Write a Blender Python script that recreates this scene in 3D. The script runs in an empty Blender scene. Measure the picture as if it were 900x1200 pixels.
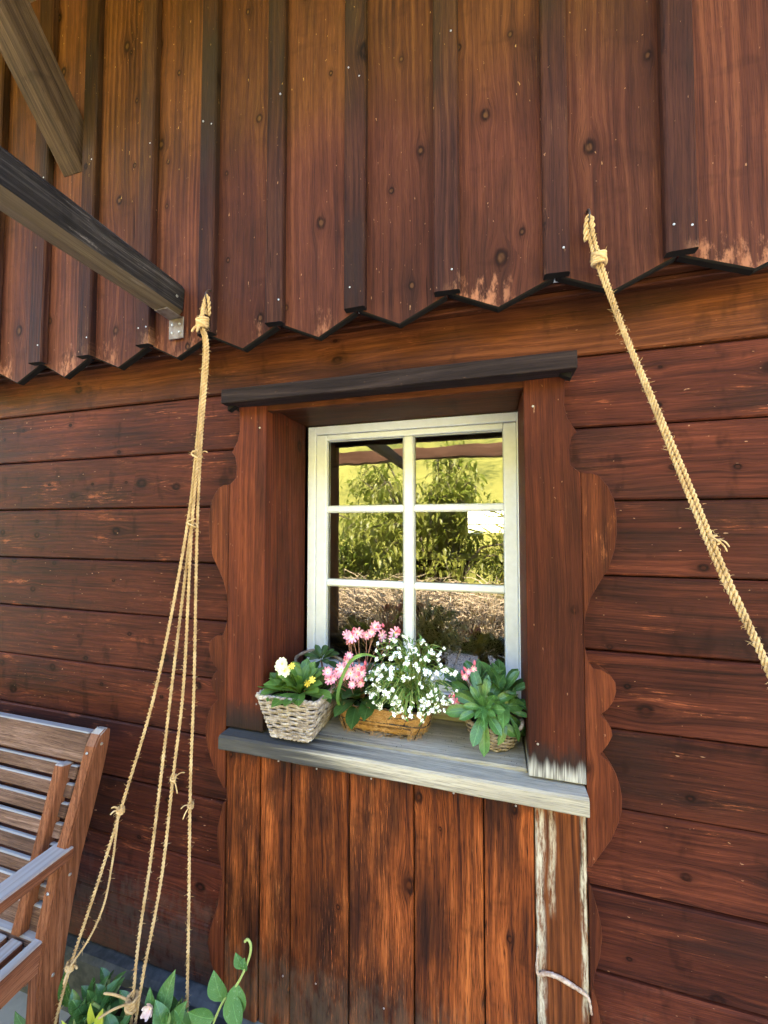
import bpy, bmesh, math, random
from mathutils import Vector, Matrix, noise as mnoise
rad = math.radians
scene = bpy.context.scene
COL = scene.collection

# ------------------------------------------------------------------ camera
cam_data = bpy.data.cameras.new('camera')
cam = bpy.data.objects.new('camera', cam_data)
COL.objects.link(cam)
cam_data.sensor_fit = 'VERTICAL'
cam_data.sensor_height = 36.0
cam_data.lens = 13.5
cam_data.clip_start = 0.02
cam_data.clip_end = 2000
cam.location = (0, -1.0, 1.55)
cam.rotation_euler = (rad(90 + 2.14), 0, rad(15.6))
scene.camera = cam

# ------------------------------------------------------------------ sky and sun (the sun stands behind the house, the wall is in open shade)
SUN_EL, SUN_AZ = 52.0, 12.0          # azimuth in degrees clockwise from +Y
world = bpy.data.worlds.new('World')
scene.world = world
world.use_nodes = True
wn = world.node_tree.nodes
sky = wn.new('ShaderNodeTexSky')
sky.sky_type = 'NISHITA'
sky.sun_disc = False
sky.sun_elevation = rad(SUN_EL)
sky.sun_rotation = rad(SUN_AZ)
sky.altitude = 700
sky.dust_density = 2.5
world.node_tree.links.new(sky.outputs[0], wn['Background'].inputs[0])
wn['Background'].inputs[1].default_value = 0.15
sun_data = bpy.data.lights.new('sun', 'SUN')
sun_data.energy = 4.2
sun_data.angle = rad(0.5)
sun_data.color = (1.0, 0.93, 0.82)
sun = bpy.data.objects.new('sun', sun_data)
COL.objects.link(sun)
sd = Vector((math.sin(rad(SUN_AZ)) * math.cos(rad(SUN_EL)), math.cos(rad(SUN_AZ)) * math.cos(rad(SUN_EL)), math.sin(rad(SUN_EL))))
sun.rotation_euler = sd.to_track_quat('Z', 'Y').to_euler()
sun.location = (0, 20, 30)

scene.view_settings.view_transform = 'Standard'
scene.view_settings.look = 'None'
scene.view_settings.gamma = 1.0
scene.view_settings.use_curve_mapping = False
scene.view_settings.exposure = 3.9
scene.render.engine = 'CYCLES'
scene.cycles.use_denoising = True
scene.cycles.max_bounces = 6
scene.cycles.diffuse_bounces = 3
scene.cycles.transparent_max_bounces = 12
scene.cycles.caustics_reflective = False
scene.cycles.caustics_refractive = False
scene.cycles.use_adaptive_sampling = True
scene.cycles.adaptive_threshold = 0.015
scene.cycles.sample_clamp_indirect = 3.0

RND = random.Random(11)
def U(a, b): return RND.uniform(a, b)

# ------------------------------------------------------------------ node helpers
class NB:
    def __init__(s, name):
        s.m = bpy.data.materials.new(name); s.m.use_nodes = True
        s.t = s.m.node_tree; s.b = s.t.nodes['Principled BSDF']
    def n(s, typ, **kw):
        x = s.t.nodes.new(typ)
        for k, v in kw.items(): setattr(x, k, v)
        return x
    def put(s, sock, v):
        if isinstance(v, bpy.types.NodeSocket): s.t.links.new(v, sock)
        elif isinstance(v, (tuple, list)):
            if sock.type == 'RGBA' and len(v) == 3: v = (*v, 1)
            sock.default_value = v
        else: sock.default_value = v
    def math(s, op, a, b=0.0, c=0.0, clamp=False):
        x = s.n('ShaderNodeMath', operation=op, use_clamp=clamp)
        s.put(x.inputs[0], a); s.put(x.inputs[1], b); s.put(x.inputs[2], c)
        return x.outputs[0]
    def vm(s, op, a, b=(0, 0, 0)):
        x = s.n('ShaderNodeVectorMath', operation=op)
        s.put(x.inputs[0], a); s.put(x.inputs[1], b)
        return x.outputs['Value'] if op in ('LENGTH', 'DOT_PRODUCT', 'DISTANCE') else x.outputs[0]
    def sep(s, v):
        x = s.n('ShaderNodeSeparateXYZ'); s.put(x.inputs[0], v); return x.outputs
    def comb(s, a, b, c):
        x = s.n('ShaderNodeCombineXYZ'); s.put(x.inputs[0], a); s.put(x.inputs[1], b); s.put(x.inputs[2], c); return x.outputs[0]
    def noise(s, v, scale=1.0, detail=2.0, rough=0.5, dist=0.0):
        x = s.n('ShaderNodeTexNoise'); s.put(x.inputs['Vector'], v); s.put(x.inputs['Scale'], scale)
        s.put(x.inputs['Detail'], detail); s.put(x.inputs['Roughness'], rough); s.put(x.inputs['Distortion'], dist)
        return x.outputs[0]
    def step(s, v, a, b, o0=0.0, o1=1.0):
        x = s.n('ShaderNodeMapRange', interpolation_type='SMOOTHSTEP', clamp=True)
        s.put(x.inputs[0], v); s.put(x.inputs[1], a); s.put(x.inputs[2], b); s.put(x.inputs[3], o0); s.put(x.inputs[4], o1)
        return x.outputs[0]
    def mix(s, f, a, b, blend='MIX'):
        x = s.n('ShaderNodeMix', data_type='RGBA', blend_type=blend)
        s.put(x.inputs[0], f); s.put(x.inputs[6], a); s.put(x.inputs[7], b)
        return x.outputs[2]
    def ramp(s, f, stops):
        x = s.n('ShaderNodeValToRGB'); e = x.color_ramp.elements
        while len(e) < len(stops): e.new(0.5)
        for i, (p, c) in enumerate(stops):
            e[i].position = p; e[i].color = (*c, 1)
        s.put(x.inputs[0], f); return x.outputs[0]
    def bump(s, h, strength=0.5, dist=0.002, normal=None):
        x = s.n('ShaderNodeBump'); s.put(x.inputs['Strength'], strength); s.put(x.inputs['Distance'], dist); s.put(x.inputs['Height'], h)
        if normal: s.put(x.inputs['Normal'], normal)
        return x.outputs[0]
    def out(s, color=None, rough=None, normal=None, spec=None, **kw):
        if color is not None: s.put(s.b.inputs['Base Color'], color)
        if rough is not None: s.put(s.b.inputs['Roughness'], rough)
        if normal is not None: s.put(s.b.inputs['Normal'], normal)
        if spec is not None: s.put(s.b.inputs['Specular IOR Level'], spec)
        for k, v in kw.items(): s.put(s.b.inputs[k.replace('_', ' ')], v)
        return s.m
    def coords(s, space='Object'):
        tc = s.n('ShaderNodeTexCoord'); return tc.outputs[space]
    def rnd(s): return s.n('ShaderNodeObjectInfo').outputs['Random']
    def pos(s): return s.n('ShaderNodeNewGeometry').outputs['Position']
    def nrm(s): return s.n('ShaderNodeNewGeometry').outputs['Normal']

def wood(name, axis, dark, mid, light, wear=None, wear_amt=0.0, wear_th=0.56, dirt=0.5, dirt_col=None, knots=1.0, kscale=(2.1, 6.0), rough=0.55,
         fleck=0.0, grain=1.0, gfreq=1.0, bump=0.85, stains=(), top_grey=None, tint=0.25, spec=0.07, lo=0.30, hi=0.70, kr=(0.004, 0.009), blotch=0.0, fine=0.5, k=0.72, hue=(1.04, 0.88, 0.84), kheart=None, sharp=0.06):
    """axis: grain direction 0/1/2.  stains: list of functions (nb, colour, P, world pos) -> colour"""
    sc_ = lambda c_: tuple(x * k * h for x, h in zip(c_, hue))
    dark, mid, light = sc_(dark), sc_(mid), sc_(light)
    if wear: wear = sc_(wear)
    if dirt_col: dirt_col = sc_(dirt_col)
    nb = NB(name)
    o = nb.sep(nb.coords()); r = nb.rnd()
    order = {0: (0, 2, 1), 2: (2, 0, 1), 1: (1, 2, 0)}[axis]
    off = nb.math('MULTIPLY', r, 61.7)
    g = nb.math('ADD', o[order[0]], off)
    a = nb.math('ADD', o[order[1]], nb.math('MULTIPLY', r, 23.1))
    b = nb.math('ADD', o[order[2]], nb.math('MULTIPLY', r, 7.7))
    ab = nb.math('ADD', a, b)                                   # so that side faces get grain as well
    P = nb.comb(g, ab, b)
    # slow wander of the grain
    wander = nb.math('SUBTRACT', nb.noise(nb.comb(nb.math('MULTIPLY', g, 1.3), nb.math('MULTIPLY', ab, 3.0), 0.0), 1.0, 2), 0.5)
    # knots
    K = nb.comb(nb.math('MULTIPLY', g, kscale[0]), nb.math('MULTIPLY', ab, kscale[1]), 0.0)
    vo = nb.n('ShaderNodeTexVoronoi', voronoi_dimensions='2D', feature='F1')
    nb.put(vo.inputs['Vector'], K); nb.put(vo.inputs['Scale'], 1.0)
    kp = nb.vm('SUBTRACT', K, vo.outputs['Position'])
    ks = nb.sep(kp)
    dg = nb.math('DIVIDE', ks[0], kscale[0]); da = nb.math('DIVIDE', ks[1], kscale[1])
    kc = nb.sep(vo.outputs['Color'])
    present = nb.math('GREATER_THAN', kc[0], 1.0 - 0.62 * knots)
    wob = nb.math('MULTIPLY', nb.math('SUBTRACT', nb.noise(nb.vm('SCALE', P, (0, 0, 0)) if False else P, 45.0, 2), 0.5), 0.007)
    d = nb.math('ADD', nb.vm('LENGTH', nb.comb(nb.math('MULTIPLY', dg, 0.75), da, 0.0)), wob)
    rk = nb.math('ADD', kr[0], nb.math('MULTIPLY', nb.math('POWER', kc[1], 2.5), kr[1]))
    infl = nb.math('EXPONENT', nb.math('MULTIPLY', -1.0, nb.math('ADD', nb.math('POWER', nb.math('DIVIDE', dg, nb.math('MULTIPLY', rk, 6.0)), 2.0),
                                                                 nb.math('POWER', nb.math('DIVIDE', da, nb.math('MULTIPLY', rk, 3.2)), 2.0))))
    infl = nb.math('MULTIPLY', infl, present)
    c = nb.math('SUBTRACT', ab, nb.math('MULTIPLY', nb.math('MULTIPLY', da, infl), 0.93))
    c = nb.math('ADD', c, nb.math('MULTIPLY', wander, 0.05))
    # growth rings as bands + fine fibres
    fr = nb.noise(nb.comb(nb.math('MULTIPLY', g, 0.35), nb.math('MULTIPLY', c, 7.0), 0.0), 1.0, 2)
    ph = nb.math('ADD', nb.math('MULTIPLY', c, 420.0 * gfreq), nb.math('MULTIPLY', fr, 38.0))
    ring = nb.math('ADD', nb.math('MULTIPLY', nb.math('SINE', ph), 0.5), 0.5)
    ring = nb.math('MULTIPLY', nb.math('POWER', ring, 1.8), nb.step(fr, 0.38, 0.62))
    fib = nb.noise(nb.comb(nb.math('MULTIPLY', g, 7.0), nb.math('MULTIPLY', c, 330.0), nb.math('MULTIPLY', b, 120.0)), 1.0, 3, 0.62)
    strk = nb.noise(nb.comb(nb.math('MULTIPLY', g, 1.6), nb.math('MULTIPLY', c, 60.0), 0.0), 1.0, 3, 0.6)
    v = nb.math('ADD', nb.math('ADD', nb.math('MULTIPLY', ring, 0.10 * grain), nb.math('MULTIPLY', fib, 0.36)), nb.math('MULTIPLY', strk, 0.58))
    patch = nb.noise(nb.comb(nb.math('MULTIPLY', g, 2.6), nb.math('MULTIPLY', ab, 9.0), nb.math('MULTIPLY', b, 5.0)), 1.0, 3, 0.6)
    v = nb.math('ADD', v, nb.math('MULTIPLY', nb.math('SUBTRACT', patch, 0.5), 0.45))
    col = nb.ramp(v, [(lo, dark), ((lo + hi) / 2, mid), (hi, light)])
    # tone differs from piece to piece
    tone = nb.math('ADD', 1.0 - tint, nb.math('MULTIPLY', r, 2 * tint))
    col = nb.mix(1.0, col, nb.comb(tone, tone, tone), 'MULTIPLY')
    big = nb.noise(nb.comb(nb.math('MULTIPLY', g, 1.7), nb.math('MULTIPLY', ab, 6.0), nb.math('MULTIPLY', b, 6.0)), 1.0, 3, 0.6)
    if dirt:
        dm = nb.math('MULTIPLY', nb.step(big, 0.47, 0.68), dirt)
        col = nb.mix(dm, col, dirt_col or tuple(x * 0.5 for x in dark))
    if wear and wear_amt:
        w1 = nb.noise(nb.comb(nb.math('MULTIPLY', g, 5.0), nb.math('MULTIPLY', ab, 21.0), nb.math('MULTIPLY', b, 9.0)), 1.0, 6, 0.74)
        w2 = nb.math('ADD', nb.math('MULTIPLY', w1, 0.74), nb.math('MULTIPLY', fib, 0.26))
        wm = nb.math('MULTIPLY', nb.math('ADD', nb.step(w2, wear_th + 0.02, wear_th + 0.02 + sharp), nb.math('MULTIPLY', nb.step(w2, wear_th - 0.05, wear_th + 0.1), 0.35), 0.0, True), wear_amt)
        col = nb.mix(wm, col, wear)
    # knots painted last: dark ring, redder heart
    kd = nb.math('DIVIDE', d, rk)
    heart = nb.math('MULTIPLY', nb.step(kd, 1.15, 0.75), present)
    rim = nb.math('MULTIPLY', nb.math('MULTIPLY', nb.step(kd, 2.1, 1.1), nb.step(kd, 0.35, 0.95)), present)
    shade = nb.math('MULTIPLY', nb.math('MULTIPLY', nb.step(kd, 5.0, 1.0), present), 0.35)
    col = nb.mix(shade, col, tuple(x * 0.7 for x in dark))
    col = nb.mix(nb.math('MULTIPLY', heart, 0.8), col, kheart or tuple(x * 0.42 for x in mid))
    col = nb.mix(nb.math('MULTIPLY', rim, nb.step(fib, 0.3, 0.6, 0.35, 0.95)), col, tuple(x * 0.35 for x in dark))
    if blotch:
        bn = nb.noise(nb.comb(nb.math('MULTIPLY', g, 13.0), nb.math('MULTIPLY', ab, 7.0), 2.0), 1.0, 3, 0.65)
        col = nb.mix(nb.math('MULTIPLY', nb.step(bn, 0.56, 0.70), blotch), col, tuple(x * 0.6 for x in dark))
    if fine:
        # weathered fibres: hair-fine light and dark lines
        fn = nb.noise(nb.comb(nb.math('MULTIPLY', g, 22.0), nb.math('MULTIPLY', c, 800.0), nb.math('MULTIPLY', b, 300.0)), 1.0, 2, 0.6)
        col = nb.mix(nb.math('MULTIPLY', nb.step(fn, 0.50, 0.30), fine), col, tuple(x * 0.5 for x in dark))
        col = nb.mix(nb.math('MULTIPLY', nb.math('MULTIPLY', nb.step(fn, 0.60, 0.75), nb.step(patch, 0.42, 0.62)), fine * 0.8), col, tuple(min(1, x * 1.7) for x in light))
    # thin drying checks along the grain
    chk = nb.noise(nb.comb(nb.math('MULTIPLY', g, 2.4), nb.math('MULTIPLY', c, 95.0), 3.3), 1.0, 2, 0.5)
    ck = nb.step(chk, 0.735, 0.765)
    col = nb.mix(nb.math('MULTIPLY', ck, 0.8), col, tuple(x * 0.3 for x in dark))
    if fleck:
        f1 = nb.noise(nb.comb(nb.math('MULTIPLY', g, 60.0), nb.math('MULTIPLY', ab, 150.0), nb.math('MULTIPLY', b, 90.0)), 1.0, 2)
        fm = nb.math('MULTIPLY', nb.step(f1, 0.735, 0.77), fleck)
        col = nb.mix(fm, col, (0.50, 0.27, 0.15))
    W = nb.sep(nb.pos())
    for s in stains: col = s(nb, col, (g, ab, b, c, fib, strk, big), W)
    if top_grey:
        up = nb.sep(nb.nrm())[2]
        col = nb.mix(nb.math('MULTIPLY', nb.step(up, 0.35, 0.85), nb.step(strk, 0.25, 0.6, 0.55, 0.95)), col, top_grey)
    rg = nb.math('ADD', rough - 0.10, nb.math('MULTIPLY', strk, 0.25))
    bf = nb.noise(nb.comb(nb.math('MULTIPLY', g, 6.0), nb.math('MULTIPLY', ab, 260.0), nb.math('MULTIPLY', b, 120.0)), 1.0, 2, 0.6)
    return nb.out(col, rg, nb.bump(bf, bump, 0.0015), spec)

# ------------------------------------------------------------------ mesh helpers
WL = {}
def props(o, label=None, cat=None, group=None, kind=None):
    if label: o['label'] = label
    if cat: o['category'] = cat
    if group: o['group'] = group
    if kind: o['kind'] = kind
    return o

def link(o, parent=None, world=(0, 0, 0)):
    COL.objects.link(o)
    world = Vector(world)
    WL[o.name] = world
    if parent:
        o.parent = parent; o.location = world - WL[parent.name]
    else: o.location = world
    return o

def empty(name, loc, label=None, cat=None, group=None, parent=None):
    o = bpy.data.objects.new(name, None); o.empty_display_size = 0.05
    link(o, parent, loc)
    return props(o, label, cat, group)

def mesh_of(name, verts, faces, mat, smooth=False, mats=None, mi=None):
    me = bpy.data.meshes.new(name)
    me.from_pydata([tuple(v) for v in verts], [], faces)
    for m in (mats or [mat]): me.materials.append(m)
    if mi: me.polygons.foreach_set('material_index', mi)
    if smooth: me.polygons.foreach_set('use_smooth', [True] * len(me.polygons))
    me.update()
    return me

def obj(name, verts, faces, mat, parent=None, smooth=False, centre=True, mats=None, mi=None):
    verts = [Vector(v) for v in verts]
    if centre:
        lo = Vector((min(v[i] for v in verts) for i in range(3))); hi = Vector((max(v[i] for v in verts) for i in range(3)))
        c = (lo + hi) / 2
    else: c = Vector((0, 0, 0))
    me = mesh_of(name, [v - c for v in verts], faces, mat, smooth, mats, mi)
    return link(bpy.data.objects.new(name, me), parent, c)

def put(name, me, parent, M):
    """link shared mesh data with a world matrix"""
    o = bpy.data.objects.new(name, me); COL.objects.link(o)
    WL[o.name] = M.translation.copy()
    if parent:
        o.parent = parent
        M = Matrix.Translation(-WL[parent.name]) @ M
    o.matrix_local = M
    return o

class MB:
    """collects geometry that belongs to ONE part"""
    def __init__(s): s.v = []; s.f = []; s.mi = []
    def add(s, v, f, m=0):
        n = len(s.v); s.v += [Vector(x) for x in v]; s.f += [tuple(i + n for i in q) for q in f]; s.mi += [m] * len(f); return s
    def box(s, x0, x1, y0, y1, z0, z1, bev=0.0, m=0):
        v, f = box_vf(x0, x1, y0, y1, z0, z1, bev); return s.add(v, f, m)
    def tube(s, pts, r, n=6, caps=True, m=0):
        v, f = tube_vf(pts, r, n, caps); return s.add(v, f, m)
    def build(s, name, mat, parent=None, smooth=False, centre=True, mats=None):
        return obj(name, s.v, s.f, mat, parent, smooth, centre, mats, s.mi)

def bm_vf(bm):
    bm.verts.ensure_lookup_table(); bm.verts.index_update()
    v = [x.co.copy() for x in bm.verts]; f = [[y.index for y in q.verts] for q in bm.faces]
    bm.free(); return v, f

def box_vf(x0, x1, y0, y1, z0, z1, bev=0.0):
    bm = bmesh.new()
    vs = [bm.verts.new((x, y, z)) for x in (x0, x1) for y in (y0, y1) for z in (z0, z1)]
    for q in ((0, 1, 3, 2), (4, 6, 7, 5), (0, 4, 5, 1), (2, 3, 7, 6), (0, 2, 6, 4), (1, 5, 7, 3)): bm.faces.new([vs[i] for i in q])
    if bev: bmesh.ops.bevel(bm, geom=list(bm.edges), offset=bev, segments=1, affect='EDGES', profile=0.5)
    bmesh.ops.recalc_face_normals(bm, faces=bm.faces)
    return bm_vf(bm)

def box(name, x0, x1, y0, y1, z0, z1, mat, parent=None, bev=0.003):
    v, f = box_vf(x0, x1, y0, y1, z0, z1, bev); return obj(name, v, f, mat, parent)

def beam_vf(p0, p1, w, h, up=(0, 0, 1), bev=0.003):
    """bar with rectangular section from p0 to p1 (axis through its middle)"""
    p0, p1 = Vector(p0), Vector(p1); L = (p1 - p0).length
    v, f = box_vf(-w / 2, w / 2, 0, L, -h / 2, h / 2, bev)
    y = (p1 - p0).normalized(); x = y.cross(Vector(up)).normalized(); z = x.cross(y)
    M = Matrix((x, y, z)).transposed()
    return [M @ q + p0 for q in v], f
def beam(name, p0, p1, w, h, mat, parent, up=(0, 0, 1), bev=0.003):
    p0, p1 = Vector(p0), Vector(p1); L = (p1 - p0).length
    v, f = box_vf(-w / 2, w / 2, 0, L, -h / 2, h / 2, bev)
    return put(name, mesh_of(name, v, f, mat), parent, frame_matrix(p0, p1 - p0, up))

def tube_vf(pts, r, n=6, caps=True):
    pts = [Vector(p) for p in pts]; N = len(pts); rs = r if isinstance(r, (list, tuple)) else [r] * N
    v = []; f = []; prev = None
    for i, p in enumerate(pts):
        t = (pts[min(i + 1, N - 1)] - pts[max(i - 1, 0)]).normalized()
        if prev is None:
            a = Vector((0, 0, 1)) if abs(t.z) < 0.9 else Vector((1, 0, 0))
            x = t.cross(a).normalized()
        else: x = (prev - t * prev.dot(t)).normalized()
        prev = x; y = t.cross(x)
        for k in range(n):
            q = 2 * math.pi * k / n
            v.append(p + (x * math.cos(q) + y * math.sin(q)) * rs[i])
    for i in range(N - 1):
        for k in range(n):
            f.append((i * n + k, i * n + (k + 1) % n, (i + 1) * n + (k + 1) % n, (i + 1) * n + k))
    if caps: f.append(tuple(range(n))[::-1]); f.append(tuple((N - 1) * n + k for k in range(n)))
    return v, f

def prism_vf(pts, y0, y1, bev=0.003):
    """outline in (x, z) extruded from y0 (front) to y1, front edge bevelled"""
    bm = bmesh.new()
    A = [bm.verts.new((x, y0, z)) for x, z in pts]; B = [bm.verts.new((x, y1, z)) for x, z in pts]
    n = len(pts)
    fr = bm.faces.new(A); bm.faces.new(B[::-1])
    for i in range(n): bm.faces.new((A[i], B[i], B[(i + 1) % n], A[(i + 1) % n]))
    bmesh.ops.recalc_face_normals(bm, faces=bm.faces)
    if bev: bmesh.ops.bevel(bm, geom=list(fr.edges), offset=bev, segments=1, affect='EDGES', profile=0.5, clamp_overlap=True)
    return bm_vf(bm)
def prism(name, pts, y0, y1, mat, parent=None, bev=0.003):
    v, f = prism_vf(pts, y0, y1, bev); return obj(name, v, f, mat, parent)
def grime(o, fn):
    """second material slot (grimy end grain) on the faces chosen by fn(normal)"""
    o.data.materials.append(M['char'])
    for p in o.data.polygons:
        if fn(p.normal): p.material_index = 1
    return o

def plank(name, axis, L0, L1, a0, a1, front, back, mat, parent, bev=0.004, seg=0.35, jit=0.0012, bow=0.002):
    n = max(2, int((L1 - L0) / seg) + 1); V = []; F = []
    tilt = U(-1, 1) * bow
    for i in range(n + 1):
        L = L0 + (L1 - L0) * i / n
        e0, e1 = a0 + U(0, jit), a1 - U(0, jit); fr = front + U(-1, 1) * bow * 0.4
        prof = [(e0, back), (e0, fr + tilt + bev), (e0 + bev, fr + tilt), (e1 - bev, fr - tilt), (e1, fr - tilt + bev), (e1, back)]
        for (a, y) in prof: V.append((L, y, a) if axis == 0 else (a, y, L))
    for i in range(n):
        for k in range(6):
            q = (i * 6 + k, i * 6 + (k + 1) % 6, (i + 1) * 6 + (k + 1) % 6, (i + 1) * 6 + k)
            F.append(q if axis == 2 else q[::-1])
    F.append(tuple(range(6)) if axis == 0 else tuple(range(6))[::-1])
    e = [n * 6 + k for k in range(6)]
    F.append(tuple(e[::-1]) if axis == 0 else tuple(e))
    return obj(name, V, F, mat, parent)

def catmull(pts, per=8):
    pts = [Vector(p) for p in pts]; out = []
    for i in range(len(pts) - 1):
        p0 = pts[max(i - 1, 0)]; p1 = pts[i]; p2 = pts[i + 1]; p3 = pts[min(i + 2, len(pts) - 1)]
        for k in range(per):
            t = k / per
            out.append(0.5 * ((2 * p1) + (p2 - p0) * t + (2 * p0 - 5 * p1 + 4 * p2 - p3) * t * t + (3 * p1 - p0 - 3 * p2 + p3) * t ** 3))
    out.append(pts[-1]); return out

def frame_matrix(base, direction, up=(0, 0, 1), s=1.0, roll=0.0):
    """local +Y along direction, local +Z towards up"""
    y = Vector(direction).normalized(); z = Vector(up); x = y.cross(z)
    if x.length < 1e-4: x = y.cross(Vector((1, 0, 0)))
    x.normalize(); z = x.cross(y)
    M = Matrix((x, y, z)).transposed().to_4x4()
    if roll: M = M @ Matrix.Rotation(roll, 4, 'Y')
    return Matrix.Translation(Vector(base)) @ M @ Matrix.Scale(s, 4)

# ------------------------------------------------------------------ materials
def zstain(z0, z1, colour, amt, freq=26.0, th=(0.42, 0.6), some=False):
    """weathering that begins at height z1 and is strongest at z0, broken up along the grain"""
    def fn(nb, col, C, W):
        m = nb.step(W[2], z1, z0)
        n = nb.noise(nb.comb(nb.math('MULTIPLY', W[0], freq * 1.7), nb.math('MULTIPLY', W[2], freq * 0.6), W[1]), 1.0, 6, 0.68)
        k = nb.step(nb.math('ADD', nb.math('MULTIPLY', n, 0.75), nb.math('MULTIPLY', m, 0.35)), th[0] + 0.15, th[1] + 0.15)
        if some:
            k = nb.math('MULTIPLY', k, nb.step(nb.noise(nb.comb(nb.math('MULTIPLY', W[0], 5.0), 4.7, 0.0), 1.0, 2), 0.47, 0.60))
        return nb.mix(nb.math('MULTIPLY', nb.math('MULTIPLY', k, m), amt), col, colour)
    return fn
def xstreak(x, w, colour, amt, z0, z1):
    """a run-down streak (lichen, old paint) along the line x"""
    def fn(nb, col, C, W):
        wob = nb.math('MULTIPLY', nb.math('SUBTRACT', nb.noise(nb.comb(3.1 + x, 1.0, nb.math('MULTIPLY', W[2], 9.0)), 1.0, 4, 0.65), 0.5), 0.016)
        dx = nb.math('ABSOLUTE', nb.math('ADD', nb.math('SUBTRACT', W[0], x), wob))
        n = nb.noise(nb.comb(nb.math('MULTIPLY', W[0], 110), W[1], nb.math('MULTIPLY', W[2], 16)), 1.0, 5, 0.75)
        m = nb.math('MULTIPLY', nb.step(dx, w, w * 0.25), nb.step(n, 0.36, 0.62))
        m = nb.math('MULTIPLY', m, nb.math('MULTIPLY', nb.step(W[2], z0, z0 + 0.05), nb.step(W[2], z1 + 0.02, z1 - 0.06)))
        return nb.mix(nb.math('MULTIPLY', m, amt), col, colour)
    return fn

M = {}
M['char'] = NB('grimy_end_grain').out((0.010, 0.008, 0.007), 0.85, None, 0.1)
M['wall'] = wood('wall_wood', 0, (0.022, 0.0070, 0.0055), (0.080, 0.0205, 0.0125), (0.160, 0.042, 0.022), wear=(0.40, 0.115, 0.048), wear_amt=0.55, wear_th=0.575,
                 dirt=0.55, dirt_col=(0.026, 0.013, 0.011), fleck=0.5, k=0.80, hue=(1.0, 0.95, 0.90), kscale=(4.6, 9.0), knots=1.2, rough=0.58, kr=(0.003, 0.007), blotch=0.55,
                 stains=[zstain(0.25, 0.75, (0.10, 0.075, 0.060), 0.45)])
def golden_top(nb, col, C, W):  # golden tint growing with height, weaker to the right, broken up by noise
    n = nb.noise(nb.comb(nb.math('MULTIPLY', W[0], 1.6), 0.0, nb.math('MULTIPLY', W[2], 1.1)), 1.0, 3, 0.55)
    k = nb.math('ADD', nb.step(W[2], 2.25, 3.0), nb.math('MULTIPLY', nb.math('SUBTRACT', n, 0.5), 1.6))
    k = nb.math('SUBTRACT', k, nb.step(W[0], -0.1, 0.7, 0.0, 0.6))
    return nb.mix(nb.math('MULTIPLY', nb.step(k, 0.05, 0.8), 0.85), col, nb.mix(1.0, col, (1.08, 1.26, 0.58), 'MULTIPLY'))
CLADKW = dict(hue=(0.92, 0.92, 0.98), k=0.70)
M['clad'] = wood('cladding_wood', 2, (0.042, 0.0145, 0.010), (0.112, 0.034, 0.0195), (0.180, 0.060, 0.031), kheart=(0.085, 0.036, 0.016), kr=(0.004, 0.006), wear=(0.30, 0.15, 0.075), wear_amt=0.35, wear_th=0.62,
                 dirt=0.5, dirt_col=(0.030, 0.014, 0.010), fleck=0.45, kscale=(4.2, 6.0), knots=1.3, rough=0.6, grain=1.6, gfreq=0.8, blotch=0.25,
                 stains=[golden_top, zstain(2.05, 2.30, (0.36, 0.15, 0.085), 0.8, 34, (0.50, 0.64), True)], **CLADKW)
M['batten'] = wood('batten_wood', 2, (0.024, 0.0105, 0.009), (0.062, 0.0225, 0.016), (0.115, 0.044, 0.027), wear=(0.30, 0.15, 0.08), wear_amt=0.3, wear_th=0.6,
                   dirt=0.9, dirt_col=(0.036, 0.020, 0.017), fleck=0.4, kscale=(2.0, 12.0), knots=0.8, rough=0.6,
                   stains=[golden_top, zstain(2.09, 2.28, (0.30, 0.14, 0.08), 0.6, 34, (0.50, 0.64), True)], hue=(0.92, 0.90, 0.94), k=0.66)
M['casing'] = wood('casing_wood', 2, (0.042, 0.0135, 0.0085), (0.108, 0.030, 0.0145), (0.200, 0.058, 0.023), wear=(0.36, 0.15, 0.06), wear_amt=0.5, wear_th=0.63,
                   dirt=0.45, dirt_col=(0.022, 0.009, 0.007), fleck=0.3, knots=0.5, rough=0.55, grain=0.8,
                   stains=[zstain(0.985, 1.11, (0.018, 0.014, 0.013), 0.9, 30, (0.30, 0.5)), lambda nb, col, C, W: nb.mix(nb.math('MULTIPLY', nb.math('GREATER_THAN', W[0], 0.0), nb.math('MULTIPLY', nb.step(nb.math('ADD', W[2], nb.math('MULTIPLY', nb.math('SUBTRACT', C[5], 0.5), 0.09)), 1.022, 0.985), nb.step(C[4], 0.38, 0.56, 0.35, 0.95))), col, (0.42, 0.40, 0.37))])
M['scroll'] = wood('scroll_wood', 2, (0.042, 0.0135, 0.008), (0.118, 0.034, 0.0145), (0.215, 0.066, 0.024), wear=(0.38, 0.14, 0.05), wear_amt=0.6, wear_th=0.58,
                   dirt=0.6, dirt_col=(0.022, 0.010, 0.008), fleck=0.3, knots=0.3, rough=0.6, k=0.68, bump=0.9)
M['panel'] = wood('panel_wood', 2, (0.018, 0.0065, 0.0045), (0.165, 0.047, 0.0125), (0.370, 0.122, 0.032), wear=(0.48, 0.21, 0.07), wear_amt=0.4, wear_th=0.6,
                  dirt=0.85, dirt_col=(0.016, 0.008, 0.006), fleck=0.0, kscale=(2.8, 6.0), knots=1.1, rough=0.5, grain=0.5, gfreq=1.0, k=1.02, lo=0.31, hi=0.68, fine=1.0, blotch=0.35, kr=(0.003, 0.007), bump=1.0,
                  stains=[zstain(0.93, 0.84, (0.016, 0.010, 0.008), 0.85, 22, (0.30, 0.55)), zstain(0.25, 0.62, (0.11, 0.085, 0.058), 0.32, 22)])
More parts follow.
